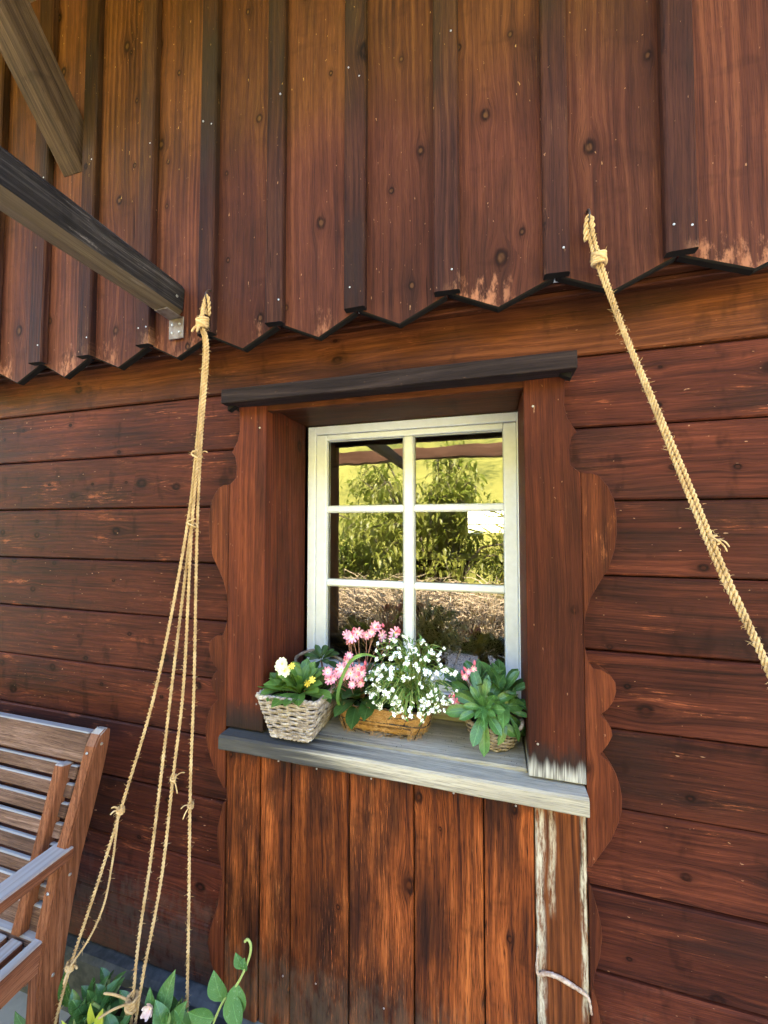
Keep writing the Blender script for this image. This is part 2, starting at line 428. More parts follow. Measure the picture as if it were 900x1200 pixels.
M['panel_r'] = wood('weathered_panel_wood', 2, (0.030, 0.011, 0.006), (0.120, 0.040, 0.013), (0.230, 0.085, 0.027), k=0.9, dirt=0.8, dirt_col=(0.020, 0.011, 0.008), knots=0.4, rough=0.55,
                    stains=[xstreak(0.098, 0.016, (0.52, 0.46, 0.36), 0.9, 0.1, 0.93), xstreak(0.125, 0.010, (0.50, 0.42, 0.30), 0.75, 0.66, 0.93),
                            xstreak(0.192, 0.011, (0.55, 0.48, 0.36), 0.9, 0.45, 0.93), zstain(0.30, 0.52, (0.45, 0.40, 0.32), 0.5, 30)])
M['soffit'] = wood('soffit_wood', 0, (0.036, 0.0125, 0.0065), (0.100, 0.033, 0.0125), (0.175, 0.063, 0.023), dirt=0.7, dirt_col=(0.03, 0.012, 0.008), knots=0.9, rough=0.5, fleck=0.3, k=0.64, blotch=0.4, kr=(0.003, 0.006), wear=(0.36, 0.13, 0.05), wear_amt=0.5, wear_th=0.6)
M['trim'] = wood('dark_trim_wood', 0, (0.012, 0.009, 0.009), (0.030, 0.022, 0.021), (0.060, 0.046, 0.042), dirt=0.4, dirt_col=(0.010, 0.009, 0.009), knots=0.2, fleck=0.2, rough=0.6, grain=1.0, gfreq=0.7, tint=0.1)
M['sill'] = wood('sill_wood', 0, (0.170, 0.155, 0.135), (0.350, 0.325, 0.290), (0.540, 0.510, 0.460), dirt=0.0, knots=0.0, rough=0.75, grain=0.7, tint=0.03, k=1.0, hue=(1.05, 1.0, 0.90), lo=0.16, hi=0.80, fine=0.6, bump=1.0,
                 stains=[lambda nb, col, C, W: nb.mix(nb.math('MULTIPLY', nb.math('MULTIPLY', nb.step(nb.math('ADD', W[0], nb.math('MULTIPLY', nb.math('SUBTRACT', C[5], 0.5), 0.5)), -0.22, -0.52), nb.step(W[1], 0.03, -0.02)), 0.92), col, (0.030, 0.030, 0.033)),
                         lambda nb, col, C, W: nb.mix(nb.math('MULTIPLY', nb.step(C[6], 0.52, 0.66), 0.40), col, (0.13, 0.115, 0.10))])
M['beam'] = wood('weathered_beam_wood', 1, (0.009, 0.0085, 0.009), (0.022, 0.021, 0.0215), (0.085, 0.082, 0.08), k=1.0, blotch=0.4, wear=(0.22, 0.21, 0.20), wear_amt=0.6, wear_th=0.58, dirt=0.3, knots=0.3, rough=0.55, grain=1.5, tint=0.05, bump=0.9,
                 stains=[lambda nb, col, C, W: nb.mix(nb.math('MULTIPLY', nb.step(nb.sep(nb.nrm())[2], -0.5, -0.9), 0.85), col, nb.mix(C[5], (0.07, 0.045, 0.028), (0.20, 0.14, 0.085)))])
M['brace'] = wood('brace_wood', 1, (0.030, 0.022, 0.015), (0.085, 0.060, 0.038), (0.16, 0.118, 0.078), dirt=0.8, knots=0.3, rough=0.7, grain=0.5, tint=0.05, blotch=0.4)
M['bench_x'] = wood('bench_wood_along', 0, (0.060, 0.038, 0.028), (0.150, 0.098, 0.072), (0.270, 0.195, 0.155), k=0.98, fine=0.8, dirt=0.25, knots=0.0, rough=0.7, grain=0.9, tint=0.14, top_grey=(0.33, 0.31, 0.295))
M['bench_y'] = wood('bench_wood_across', 1, (0.085, 0.034, 0.018), (0.190, 0.080, 0.042), (0.280, 0.140, 0.08), k=0.98, fine=0.8, dirt=0.25, knots=0.0, rough=0.65, grain=0.9, tint=0.14, top_grey=(0.33, 0.305, 0.285))
M['bench_z'] = wood('bench_wood_upright', 2, (0.075, 0.030, 0.015), (0.175, 0.072, 0.034), (0.270, 0.130, 0.07), k=0.98, fine=0.8, dirt=0.2, knots=0.0, rough=0.65, grain=0.9, tint=0.14, top_grey=(0.33, 0.305, 0.285))
M['pergola'] = wood('pergola_wood', 1, (0.06, 0.035, 0.02), (0.15, 0.085, 0.045), (0.24, 0.15, 0.09), dirt=0.3, knots=0.3)

def simple(name, c, rough=0.6, spec=0.4, nscale=0.0, c2=None, bump=0.0, **kw):
    nb = NB(name)
    col = c; nr = None
    if c2:
        x = nb.noise(nb.coords(), nscale, 5, 0.6); col = nb.mix(nb.step(x, 0.35, 0.65), c, c2)
        if bump: nr = nb.bump(x, bump, 0.003)
    return nb.out(col, rough, nr, spec, **kw)

M['paint'] = simple('white_window_paint', (0.86, 0.86, 0.85), 0.35, 0.5, 40.0, (0.81, 0.81, 0.79))
M['putty'] = simple('grey_glazing_putty', (0.50, 0.50, 0.48), 0.6)
M['iron'] = simple('dark_iron', (0.05, 0.045, 0.042), 0.45, 0.5, 60.0, (0.10, 0.06, 0.04), Metallic=0.6)
M['zinc'] = simple('zinc_nail', (0.40, 0.38, 0.35), 0.45, 0.5, Metallic=0.9)
M['galv'] = simple('galvanised_bracket', (0.20, 0.16, 0.14), 0.5, 0.5, 50.0, (0.12, 0.08, 0.06), Metallic=0.5)
M['pale'] = simple('pale_bit_cream', (0.85, 0.82, 0.70), 0.7)
M['stone'] = simple('plinth_stone', (0.050, 0.055, 0.060), 0.85, 0.3, 22.0, (0.105, 0.108, 0.110), 0.8)
M['paving'] = simple('terrace_paving', (0.36, 0.35, 0.335), 0.85, 0.3, 9.0, (0.45, 0.44, 0.42), 0.4)
M['roof'] = simple('roof_boards', (0.16, 0.085, 0.042), 0.7, 0.3, 6.0, (0.22, 0.12, 0.06))
M['plaster'] = simple('room_plaster', (0.30, 0.27, 0.22), 0.8, 0.2, 3.0, (0.34, 0.31, 0.26))
M['orange'] = simple('orange_shade', (0.80, 0.26, 0.08), 0.6)
M['whitecloth'] = simple('white_table_top', (0.75, 0.75, 0.74), 0.5)
M['twig'] = simple('dry_twig', (0.38, 0.27, 0.15), 0.7, 0.2, 80.0, (0.55, 0.42, 0.26))
M['pole'] = simple('orange_pole_wood', (0.62, 0.32, 0.09), 0.5, 0.4, 60.0, (0.72, 0.42, 0.15))
M['tendril'] = simple('dry_tendril', (0.30, 0.19, 0.13), 0.7, 0.2, 120.0, (0.52, 0.40, 0.32))
M['soil'] = simple('potting_soil', (0.018, 0.012, 0.009), 0.95, 0.1, 90.0, (0.05, 0.035, 0.025), 1.0)
M['coirf'] = simple('coir_fibre', (0.42, 0.22, 0.075), 0.8, 0.2, 200.0, (0.60, 0.36, 0.15))
M['terracotta'] = simple('dark_planter', (0.06, 0.055, 0.05), 0.7, 0.3, 20.0, (0.09, 0.08, 0.07))

def coir():
    nb = NB('coir_mat'); p = nb.coords()
    a = nb.noise(p, 60, 6, 0.7, 1.5); w = nb.noise(nb.vm('MULTIPLY', p, (90, 90, 420)), 1.0, 4, 0.6, 3.0)
    col = nb.ramp(nb.math('ADD', nb.math('MULTIPLY', a, 0.4), nb.math('MULTIPLY', w, 0.6)), [(0.3, (0.14, 0.062, 0.018)), (0.5, (0.46, 0.235, 0.075)), (0.72, (0.72, 0.45, 0.19))])
    return nb.out(col, 0.85, nb.bump(w, 0.9, 0.004), 0.2)
M['coir'] = coir()
def wicker(name, a, b, c):
    nb = NB(name); p = nb.coords()
    n = nb.noise(p, 45, 4, 0.6); s = nb.noise(nb.vm('MULTIPLY', p, (300, 300, 300)), 1.0, 2)
    col = nb.ramp(nb.math('ADD', nb.math('MULTIPLY', n, 0.7), nb.math('MULTIPLY', s, 0.3)), [(0.34, a), (0.52, b), (0.68, c)])
    return nb.out(col, 0.65, nb.bump(s, 0.4, 0.001), 0.3)
M['wicker'] = wicker('pale_wicker', (0.13, 0.095, 0.072), (0.33, 0.265, 0.215), (0.56, 0.49, 0.42))
M['wicker_g'] = wicker('grey_wicker', (0.12, 0.09, 0.07), (0.28, 0.22, 0.175), (0.46, 0.39, 0.32))
def ropemat():
    nb = NB('sisal_rope'); p = nb.coords()
    n = nb.noise(p, 30, 3); s = nb.noise(p, 700, 3, 0.7)
    col = nb.ramp(nb.math('ADD', nb.math('MULTIPLY', n, 0.5), nb.math('MULTIPLY', s, 0.5)), [(0.3, (0.24, 0.135, 0.055)), (0.5, (0.52, 0.335, 0.155)), (0.7, (0.72, 0.53, 0.29))])
    return nb.out(col, 0.8, nb.bump(s, 0.6, 0.001), 0.2)
M['rope'] = ropemat()

def leafmat(name, c1, c2, c3, rough=0.35, trans=0.25):
    nb = NB(name); o = nb.coords(); r = nb.rnd(); s = nb.sep(o)
    n = nb.noise(nb.vm('ADD', o, nb.comb(nb.math('MULTIPLY', r, 31.0), 0.0, 0.0)), 7, 4, 0.65)
    ax = nb.math('ABSOLUTE', s[0])
    mid = nb.step(ax, 0.016, 0.004)
    ve = nb.step(nb.math('SINE', nb.math('MULTIPLY', nb.math('SUBTRACT', s[1], nb.math('MULTIPLY', ax, 1.1)), 70.0)), 0.80, 1.0)
    col = nb.mix(r, c1, c2)
    col = nb.mix(nb.math('MULTIPLY', nb.step(n, 0.4, 0.7), 0.6), col, c3)
    col = nb.mix(nb.math('MULTIPLY', nb.math('MAXIMUM', mid, nb.math('MULTIPLY', ve, 0.4)), 0.5), col, tuple(min(1, x * 1.9) for x in c3))
    bl = nb.math('MULTIPLY', nb.step(n, 0.66, 0.74), nb.step(r, 0.45, 0.8))
    col = nb.mix(nb.math('MULTIPLY', bl, 0.6), col, (0.20, 0.15, 0.04))
    nb.out(col, nb.math('ADD', rough - 0.08, nb.math('MULTIPLY', n, 0.25)), nb.bump(nb.math('ADD', n, nb.math('MULTIPLY', mid, -0.5)), 0.3, 0.003), 0.45)
    tr = nb.n('ShaderNodeBsdfTranslucent'); nb.put(tr.inputs[0], nb.mix(0.5, col, (0.30, 0.42, 0.04)))
    mx = nb.n('ShaderNodeMixShader'); mx.inputs[0].default_value = trans
    out = [x for x in nb.t.nodes if x.type == 'OUTPUT_MATERIAL'][0]
    nb.t.links.new(nb.b.outputs[0], mx.inputs[1]); nb.t.links.new(tr.outputs[0], mx.inputs[2]); nb.t.links.new(mx.outputs[0], out.inputs[0])
    return nb.m
M['leaf'] = leafmat('lewisia_leaf', (0.060, 0.135, 0.022), (0.105, 0.205, 0.040), (0.130, 0.230, 0.055))
M['leaf_d'] = leafmat('dark_leaf', (0.022, 0.060, 0.012), (0.042, 0.095, 0.022), (0.055, 0.110, 0.030))
M['leaf_g'] = leafmat('glossy_leaf', (0.045, 0.120, 0.028), (0.085, 0.185, 0.048), (0.100, 0.200, 0.060), 0.2, 0.15)
M['leaf_y'] = leafmat('yellow_leaf', (0.55, 0.60, 0.06), (0.62, 0.66, 0.10), (0.50, 0.58, 0.08), 0.35, 0.3)
M['shrub'] = leafmat('shrub_leaf', (0.085, 0.110, 0.018), (0.280, 0.265, 0.042), (0.230, 0.220, 0.036), 0.4, 0.45)
M['shrub_b'] = leafmat('bush_leaf', (0.13, 0.16, 0.022), (0.34, 0.31, 0.05), (0.26, 0.25, 0.04), 0.4, 0.4)
M['stem'] = simple('green_stem', (0.30, 0.36, 0.10), 0.5)
M['redstem'] = simple('reddish_stem', (0.30, 0.14, 0.09), 0.5)
M['bark'] = simple('bark', (0.07, 0.05, 0.035), 0.9, 0.2, 25.0, (0.13, 0.10, 0.07), 0.8)
def petal(name, inner, outer, edge):
    nb = NB(name); o = nb.coords(); d = nb.vm('LENGTH', nb.vm('MULTIPLY', o, (1, 1, 0)))
    col = nb.mix(nb.step(d, 0.002, edge), inner, outer)
    return nb.out(col, 0.55, None, 0.2, Subsurface_Weight=0.0)
M['pink'] = petal('pink_petal', (0.90, 0.66, 0.66), (0.86, 0.34, 0.42), 0.012)
M['pinkb'] = simple('pink_bud', (0.70, 0.14, 0.20), 0.5)
M['cream'] = petal('cream_petal', (0.92, 0.80, 0.35), (0.92, 0.88, 0.62), 0.012)
M['white'] = petal('white_petal', (0.90, 0.92, 0.80), (0.92, 0.92, 0.93), 0.004)
M['yellow'] = simple('yellow_centre', (0.80, 0.60, 0.08), 0.5)
M['wilt'] = simple('wilted_petal', (0.72, 0.50, 0.42), 0.6, 0.2, 50.0, (0.80, 0.68, 0.60))

def grassmat():
    nb = NB('meadow_grass'); p = nb.pos()
    a = nb.noise(p, 0.35, 4, 0.6); b = nb.noise(nb.vm('MULTIPLY', p, (4, 4, 14)), 1.0, 6, 0.8)
    col = nb.ramp(nb.math('ADD', nb.math('MULTIPLY', a, 0.45), nb.math('MULTIPLY', b, 0.55)), [(0.38, (0.055, 0.065, 0.012)), (0.5, (0.20, 0.185, 0.036)), (0.68, (0.32, 0.275, 0.062))])
    return nb.out(col, 0.9, nb.bump(b, 0.8, 0.05), 0.1)
M['grass'] = grassmat()
def glassmat():
    nb = NB('window_glass')
    fr = nb.n('ShaderNodeFresnel'); fr.inputs[0].default_value = 2.45
    gl = nb.n('ShaderNodeBsdfGlossy'); gl.inputs['Roughness'].default_value = 0.0; gl.inputs[0].default_value = (1, 1, 1, 1)
    wav = nb.noise(nb.pos(), 5.0, 2); gl_n = nb.bump(wav, 0.04, 0.02); nb.t.links.new(gl_n, gl.inputs['Normal'])
    tr = nb.n('ShaderNodeBsdfTransparent'); tr.inputs[0].default_value = (0.88, 0.92, 0.90, 1)
    mx = nb.n('ShaderNodeMixShader'); out = [x for x in nb.t.nodes if x.type == 'OUTPUT_MATERIAL'][0]
    nb.t.links.new(fr.outputs[0], mx.inputs[0]); nb.t.links.new(tr.outputs[0], mx.inputs[1]); nb.t.links.new(gl.outputs[0], mx.inputs[2]); nb.t.links.new(mx.outputs[0], out.inputs[0])
    return nb.m
M['glass'] = glassmat()

# ================================================================== THE SETTING
def hill_h(x, y):
    if y > -6.2: return -0.02
    t = -6.2 - y
    return -0.02 + 0.56 * t * min(1.0, t / 3.0) * (1.0 if t < 60 else 60 / t * (1 + 0.3 * (t - 60) / 60)) + 0.25 * math.sin(x * 0.21) * min(1, t / 8)
def build_meadow():
    xs = [-300, -160, -90, -60, -45] + [-36 + 3 * i for i in range(25)] + [45, 60, 90, 160, 300]
    ys = [300, 120, 40, 12, 4, 0, -2, -4.2, -6.2, -6.6, -7, -7.5, -8, -8.8, -10, -12, -14, -17, -20, -24, -28, -33, -40, -48, -56, -65, -80, -110, -160, -260]
    V = [(x, y, hill_h(x, y)) for y in ys for x in xs]; n = len(xs)
    F = [(j * n + i, (j + 1) * n + i, (j + 1) * n + i + 1, j * n + i + 1) for j in range(len(ys) - 1) for i in range(n - 1)]
    o = obj('meadow', V, F, M['grass'], smooth=True, centre=False); props(o, kind='structure')
build_meadow()
o = box('terrace', -9, 7, -6.1, 0.3, -0.3, 0.0, M['paving'], None, 0.01); props(o, kind='structure')

# ================================================================== THE CHALET
chalet = empty('chalet', (0, 0, 0), 'dark brown timber chalet front with white six-pane window and vertical board cladding above', 'building')
XL, XR = -5.0, 3.2
ILX, IRX = -0.622, 0.078           # reveal, inner faces
# --- wall core with the window opening, courses of planks on it
mb = MB()
mb.box(XL, ILX - 0.03, 0.034, 0.24, 0.0, 3.4).box(IRX + 0.03, XR, 0.034, 0.24, 0.0, 3.4)
mb.box(ILX - 0.03, IRX + 0.03, 0.034, 0.24, 0.0, 0.93).box(ILX - 0.03, IRX + 0.03, 0.034, 0.24, 1.93, 3.4)
wallp = mb.build('plank_wall', M['trim'], chalet, centre=False)
seams = [0.19, 0.37, 0.55, 0.731, 0.912, 1.088, 1.262, 1.436, 1.610, 1.784, 1.958, 2.135]
for i in range(len(seams) - 1):
    z0, z1 = seams[i] + 0.0015, seams[i + 1] - 0.0015
    fr = U(-0.003, 0.003)
    if i < len(seams) - 2:
        plank('plank', 0, XL, ILX - 0.05, z0, z1, fr, 0.032, M['wall'], wallp)
        plank('plank', 0, IRX + 0.05, XR, z0, z1, fr + U(-0.002, 0.002), 0.032, M['wall'], wallp)
    else:
        plank('plank', 0, XL, XR, z0, z1, fr, 0.032, M['soffit'], wallp)
# --- plinth
v, f = box_vf(XL, XR, -0.035, 0.3, -0.2, 0.185, 0.012)
plinth = obj('plinth', v, f, M['stone'], chalet, centre=False)
# --- board cladding of the upper floor
tips = [-1.565, -1.347, -1.116, -0.895, -0.666, -0.436, -0.216, 0.021, 0.262, 0.510]
bats = [-1.450, -1.237, -1.002, -0.780, -0.558, -0.328, -0.096, 0.145, 0.381]
while tips[0] > XL: bats.insert(0, tips[0] - 0.115 + U(-.006, .006)); tips.insert(0, bats[0] - 0.115 + U(-.006, .006))
while tips[-1] < XR - 0.2: bats.append(tips[-1] + 0.118 + U(-.006, .006)); tips.append(bats[-1] + 0.118 + U(-.006, .006))
ZT = 3.42
clad = MB().box(XL, XR, -0.060, -0.034, 2.128, ZT - 0.01).build('board_cladding', M['trim'], chalet, centre=False)
zl = lambda x: 2.050 + 0.012 * (x + 0.5)
for i, t in enumerate(tips):
    l = bats[i - 1] + 0.002 if i else t - 0.115
    r = bats[i] - 0.002 if i < len(bats) else t + 0.115
    zt = zl(t) + U(-.004, .004)
    zn = zt + 0.052
    grime(prism('cladding_board', [(l, ZT), (l, zn + U(0, .003)), (t, zt), (r, zn + U(0, .003)), (r, ZT)], -0.085 + U(-.002, .002), -0.066, M['clad'], clad, 0.003), lambda n: n.z < -0.3)
nail_v, nail_f = tube_vf([(0, 0, 0), (0, -0.002, 0)], [0.0028, 0.0022], 8)
nail_me = mesh_of('nail', nail_v, nail_f, M['zinc'])
for i, bx in enumerate(bats):
    zb = zl(bx) + 0.050 + U(-.003, .003); w = 0.0275 + U(-.002, .003)
    grime(plank('batten', 2, zb, ZT, bx - w, bx + w, -0.108, -0.0875, M['batten'], clad, 0.004, 0.4), lambda n: n.z < -0.3)
    if -2.2 < bx < 1.2:
        for s in (-1, 1):
            for zz in (zb + 0.055 + U(-.008, .008), zb + 0.62 + U(-.02, .02)):
                put('nail', nail_me, clad, Matrix.Translation((bx + s * 0.014 + U(-.003, .003), -0.1065, zz)))
# mouldings under the cladding
for (z0, z1, yf) in ((2.093, 2.108, -0.030), (2.109, 2.127, -0.052)):
    v, f = box_vf(XL, XR, yf, -0.005, z0, z1, 0.003); obj('moulding', v, f, M['soffit'], chalet)
for (x, w) in ((-0.345, 0.03), (0.152, 0.025)):
    box('pale_bit', x - w, x + w, -0.0605, -0.052, 2.1275 - 0.012, 2.1275, M['pale'], clad, 0.002)  # small cream-coloured pieces in the gap behind two battens
# rope hooks
def hook(x, y, z):
    pts = catmull([(x, y + 0.03, z + 0.03), (x, y - 0.005, z + 0.03), (x, y - 0.022, z + 0.015), (x, y - 0.020, z - 0.004), (x, y - 0.006, z - 0.008), (x, y, z + 0.004)], 5)
    v, f = tube_vf(pts, 0.0025, 6); obj('hook', v, f, M['iron'], chalet, True)
hook(-0.757, -0.105, 2.185); hook(0.210, -0.087, 2.212)

# --- window casing: plank with carved scroll pieces at its outer edge
outline = [(0.092, 1.902), (0.088, 1.832), (0.095, 1.801), (0.114, 1.768), (0.103, 1.756), (0.097, 1.726), (0.1, 1.691), (0.112, 1.668), (0.124, 1.673), (0.142, 1.672), (0.159, 1.664),
           (0.176, 1.64), (0.188, 1.609), (0.192, 1.572), (0.192, 1.534), (0.186, 1.496), (0.175, 1.458), (0.155, 1.424), (0.137, 1.39), (0.125, 1.351), (0.1215, 1.313), (0.123, 1.275),
           (0.126, 1.258), (0.131, 1.243), (0.138, 1.233), (0.155, 1.231), (0.172, 1.221), (0.182, 1.206), (0.183, 1.187), (0.177, 1.164), (0.166, 1.147), (0.151, 1.132), (0.163, 1.12),
           (0.172, 1.105), (0.174, 1.09), (0.165, 1.07), (0.149, 1.046), (0.164, 1.033), (0.178, 1.012), (0.186, 0.987), (0.19, 0.96), (0.189, 0.933), (0.182, 0.905), (0.167, 0.866),
           (0.135, 0.813), (0.127, 0.8), (0.1255, 0.76), (0.132, 0.733), (0.143, 0.691), (0.146, 0.657), (0.14, 0.609), (0.129, 0.572), (0.125, 0.537), (0.135, 0.507), (0.139, 0.474),
           (0.150, 0.44), (0.165, 0.40), (0.172, 0.36), (0.160, 0.31), (0.135, 0.27), (0.125, 0.24)]
PW = 0.120
for side, x0 in ((1, IRX), (-1, ILX)):
    X = lambda d: x0 + side * d
    top = [(X(0.0), 1.899)] + [(X(min(d, PW)), z) for d, z in outline if z > 1.668] + [(X(PW), 1.64), (X(PW), 0.975), (X(0), 0.975)]
    if side < 0: top = top[::-1]
    cas = obj('window_casing', *prism_vf(top, -0.036, -0.002, 0.0016), M['casing'], chalet, centre=False)
    # scroll pieces (split where the outline pinches)
    parts = [[p for p in outline if 1.30 < p[1] < 1.6735], [p for p in outline if 0.76 < p[1] <= 1.313], [p for p in outline if 0.53 < p[1] <= 0.76], [p for p in outline if p[1] <= 0.537]]
    for pp in parts:
        pp = [p for p in pp if p[0] > PW + 0.0005]
        poly = [(X(PW + 0.001), pp[0][1])] + [(X(d), z) for d, z in pp if d > PW + 0.002] + [(X(PW + 0.001), pp[-1][1])]
        if side < 0: poly = poly[::-1]
        obj('scroll_trim', *prism_vf(poly, -0.0355, -0.002, 0.0016), M['scroll'], cas)
    xa, xb = sorted((X(0.012), X(PW)))
    plank('lower_casing_board', 2, 0.19, 0.930, xa, xb, -0.032, -0.002, M['panel_r'] if side > 0 else M['panel'], cas, 0.003)
    # reveal board (jamb)
    xa, xb = sorted((X(-0.0), X(0.022)))
    v, f = box_vf(xa + (0.0015 if side > 0 else 0), xb - (0 if side > 0 else 0.0015), -0.0015, 0.212, 0.95, 1.93, 0.002); obj('jamb_board', v, f, M['casing'], cas)
    xa, xb = sorted((X(0.001), X(0.009)))
    v, f = box_vf(xa, xb, -0.040, -0.0365, 0.985, 1.897, 0.001)
    # pair of screw heads in the casing
    for zz in (1.835, 1.05): put('nail', nail_me, cas, Matrix.Translation((X(0.02), -0.0355, zz)))
# --- head: soffit, head board, dark drip cap
head = box('head_board', ILX - 0.004, IRX + 0.004, -0.030, -0.002, 1.884, 1.931, M['soffit'], chalet, 0.002)
box('soffit_board', ILX + 0.0, IRX - 0.0, -0.001, 0.212, 1.898, 1.925, M['soffit'], chalet, 0.002)
cap = box('drip_cap', -0.740, 0.187, -0.082, -0.002, 1.9000, 1.9405, M['trim'], chalet, 0.0018)
for x in (-0.722, 0.166): prism('cap_wedge', [(x - 0.012, 1.8985), (x + 0.012, 1.8985), (x + 0.012 * (1 if x > 0 else -1), 1.885)] if x > 0 else [(x + 0.012, 1.8985), (x - 0.012, 1.885), (x - 0.012, 1.8985)], -0.06, -0.04, M['char'], chalet, 0.0)
# --- boards below the sill
panel = MB().box(ILX - 0.02, IRX + 0.02, -0.004, 0.030, 0.186, 0.93).build('window_panel', M['trim'], chalet, centre=False)
px = [-0.6335, -0.536, -0.367, -0.194, -0.025, 0.0895]
for i in range(5):
    for zz in (0.905, 0.34): put('nail', nail_me, panel, Matrix.Translation(((px[i] + px[i + 1]) / 2 + U(-.03, .03), -0.0275, zz + U(-.01, .01))))
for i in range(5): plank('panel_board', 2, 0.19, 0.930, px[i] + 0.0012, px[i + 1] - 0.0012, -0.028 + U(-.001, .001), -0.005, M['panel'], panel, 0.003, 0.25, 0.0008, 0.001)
# --- sill
sill = plank('window_sill', 0, -0.738, 0.196, 0.926, 0.969, -0.072, 0.034, M['sill'], chalet, 0.005, 0.09, 0.003, 0.001)
WL[sill.name] = sill.location.copy()
obj('sill_board', *box_vf(ILX + 0.001, IRX - 0.001, -0.012, 0.225, 0.950, 0.976, 0.003), M['sill'], sill)
obj('sill_board', *box_vf(ILX + 0.001, IRX - 0.001, 0.160, 0.229, 0.978, 1.030, 0.003), M['sill'], sill)
# --- window: fixed frame, sash, muntins, six panes
def ring(x0, x1, z0, z1, w, y0, y1, bev=0.002, wt=None, wb=None):
    wt = wt or w; wb = wb or w; m = MB()
    m.box(x0, x0 + w, y0, y1, z0, z1, bev).box(x1 - w, x1, y0, y1, z0, z1, bev)
    m.box(x0 + w + 0.0003, x1 - w - 0.0003, y0 + 0.0006, y1, z1 - wt, z1, bev).box(x0 + w + 0.0003, x1 - w - 0.0003, y0 + 0.0006, y1, z0, z0 + wb, bev)
    return m
win = ring(-0.615, 0.105, 1.005, 1.897, 0.028, 0.214, 0.275).build('window', M['paint'], chalet, centre=False)
props(win, 'white wooden casement window with six panes')
GX0, GX1, GXM = -0.548, 0.0386, -0.259
sash = ring(-0.5855, 0.0761, 1.034, 1.867, 0.0375, 0.220, 0.262, 0.003, 0.019, 0.055).build('sash', M['paint'], win)
MZ = (1.609, 1.357)
box('muntin', GXM - 0.0165, GXM + 0.0165, 0.2225, 0.255, 1.0895, 1.8475, M['paint'], win, 0.005)
xs = [(-0.549, GXM - 0.017), (GXM + 0.017, 0.0395)]
for mz in MZ:
    for a, b in xs: box('muntin', a, b, 0.2245, 0.252, mz - 0.0115, mz + 0.0115, M['paint'], win, 0.005)
zs = [1.8475, MZ[0], MZ[1], 1.0895]
for j in range(3):
    for a, b in xs:
        z1, z0 = zs[j] - (0.0 if j == 0 else 0.009), zs[j + 1] + (0.0 if j == 2 else 0.009)
        V = [(a - 0.002, 0.2405, z0 - 0.002), (b + 0.002, 0.2405, z0 - 0.002), (b + 0.002, 0.2405, z1 + 0.002), (a - 0.002, 0.2405, z1 + 0.002)]
        obj('pane', V, [(0, 1, 2, 3)], M['glass'], win)
        # putty line round the pane
        t = 0.0035; m = MB()
        m.box(a + 0.001, a + t, 0.233, 0.2385, z0, z1).box(b - t, b - 0.001, 0.233, 0.2385, z0, z1)
        m.box(a + t + 0.0005, b - t - 0.0005, 0.233, 0.2385, z1 - t, z1 - 0.001).box(a + t + 0.0005, b - t - 0.0005, 0.233, 0.2385, z0 + 0.001, z0 + t)
        m.build('putty', M['putty'], win)
# --- the room behind, with a window in its far wall
RX0, RX1, RY1, RZ0, RZ1 = -2.6, 1.6, 3.2, 0.25, 2.25
BW = (-0.27, 0.62, 1.45, 1.74)       # far window
mb = MB()
mb.box(RX0 - 0.2, RX1 + 0.2, 0.245, RY1 + 0.2, RZ0 - 0.15, RZ0).box(RX0 - 0.2, RX1 + 0.2, 0.245, RY1 + 0.2, RZ1, RZ1 + 0.1)
mb.box(RX0 - 0.2, RX0, 0.245, RY1 + 0.2, RZ0 + 0.001, RZ1 - 0.001).box(RX1, RX1 + 0.2, 0.245, RY1 + 0.2, RZ0 + 0.001, RZ1 - 0.001)
mb.box(RX0 + 0.001, BW[0], RY1, RY1 + 0.19, RZ0 + 0.001, RZ1 - 0.001).box(BW[1], RX1 - 0.001, RY1, RY1 + 0.19, RZ0 + 0.001, RZ1 - 0.001)
mb.box(BW[0] + 0.0005, BW[1] - 0.0005, RY1 + 0.001, RY1 + 0.188, RZ0 + 0.001, BW[2]).box(BW[0] + 0.0005, BW[1] - 0.0005, RY1 + 0.001, RY1 + 0.188, BW[3], RZ1 - 0.001)
mb.build('room', M['plaster'], chalet, centre=False)
bw = ring(BW[0], BW[1], BW[2], BW[3], 0.03, RY1 - 0.01, RY1 + 0.05).build('back_window', M['paint'], chalet, centre=False)
box('muntin', 0.15, 0.19, RY1, RY1 + 0.04, BW[2] + 0.031, BW[3] - 0.031, M['paint'], bw, 0.003)
box('muntin', BW[0] + 0.031, 0.149, RY1 + 0.006, RY1 + 0.034, 1.565, 1.580, M['paint'], bw, 0.002)
box('muntin', 0.191, BW[1] - 0.031, RY1 + 0.006, RY1 + 0.034, 1.565, 1.580, M['paint'], bw, 0.002)
# --- house body behind, roof with its eave over the wall
mb = MB(); mb.box(XL + 0.001, XL + 0.2, 0.25, 8.0, 0, 3.39).box(XR - 0.2, XR - 0.001, 0.25, 8.0, 0, 3.39)
mb.build('side_wall', M['trim'], chalet, centre=False)
def roof():
    yE, zE, yR, zR, yB = -0.85, 3.53, 4.2, 6.4, 9.3
    x0, x1 = XL - 0.9, XR + 0.9; V = []
    for x in (x0, x1):
        V += [(x, yE, zE), (x, yE, zE + 0.12), (x, yR, zR + 0.12), (x, yB, zE + 0.12), (x, yB, zE), (x, yR, zR)]
    F = [(0, 1, 2, 5), (5, 2, 3, 4), (11, 8, 7, 6), (10, 9, 8, 11), (0, 6, 7, 1), (1, 7, 8, 2), (2, 8, 9, 3), (3, 9, 10, 4), (4, 10, 11, 5), (5, 11, 6, 0)]
    return obj('roof', V, F, M['roof'], chalet, centre=False)
rf = roof()
mb = MB(); mb.add([(x, y, z) for x in (XL + 0.2, XL + 0.21) for (y, z) in ((0.25, 3.40), (8.0, 3.40), (4.2, 6.30))] , [(0, 1, 2), (5, 4, 3)])
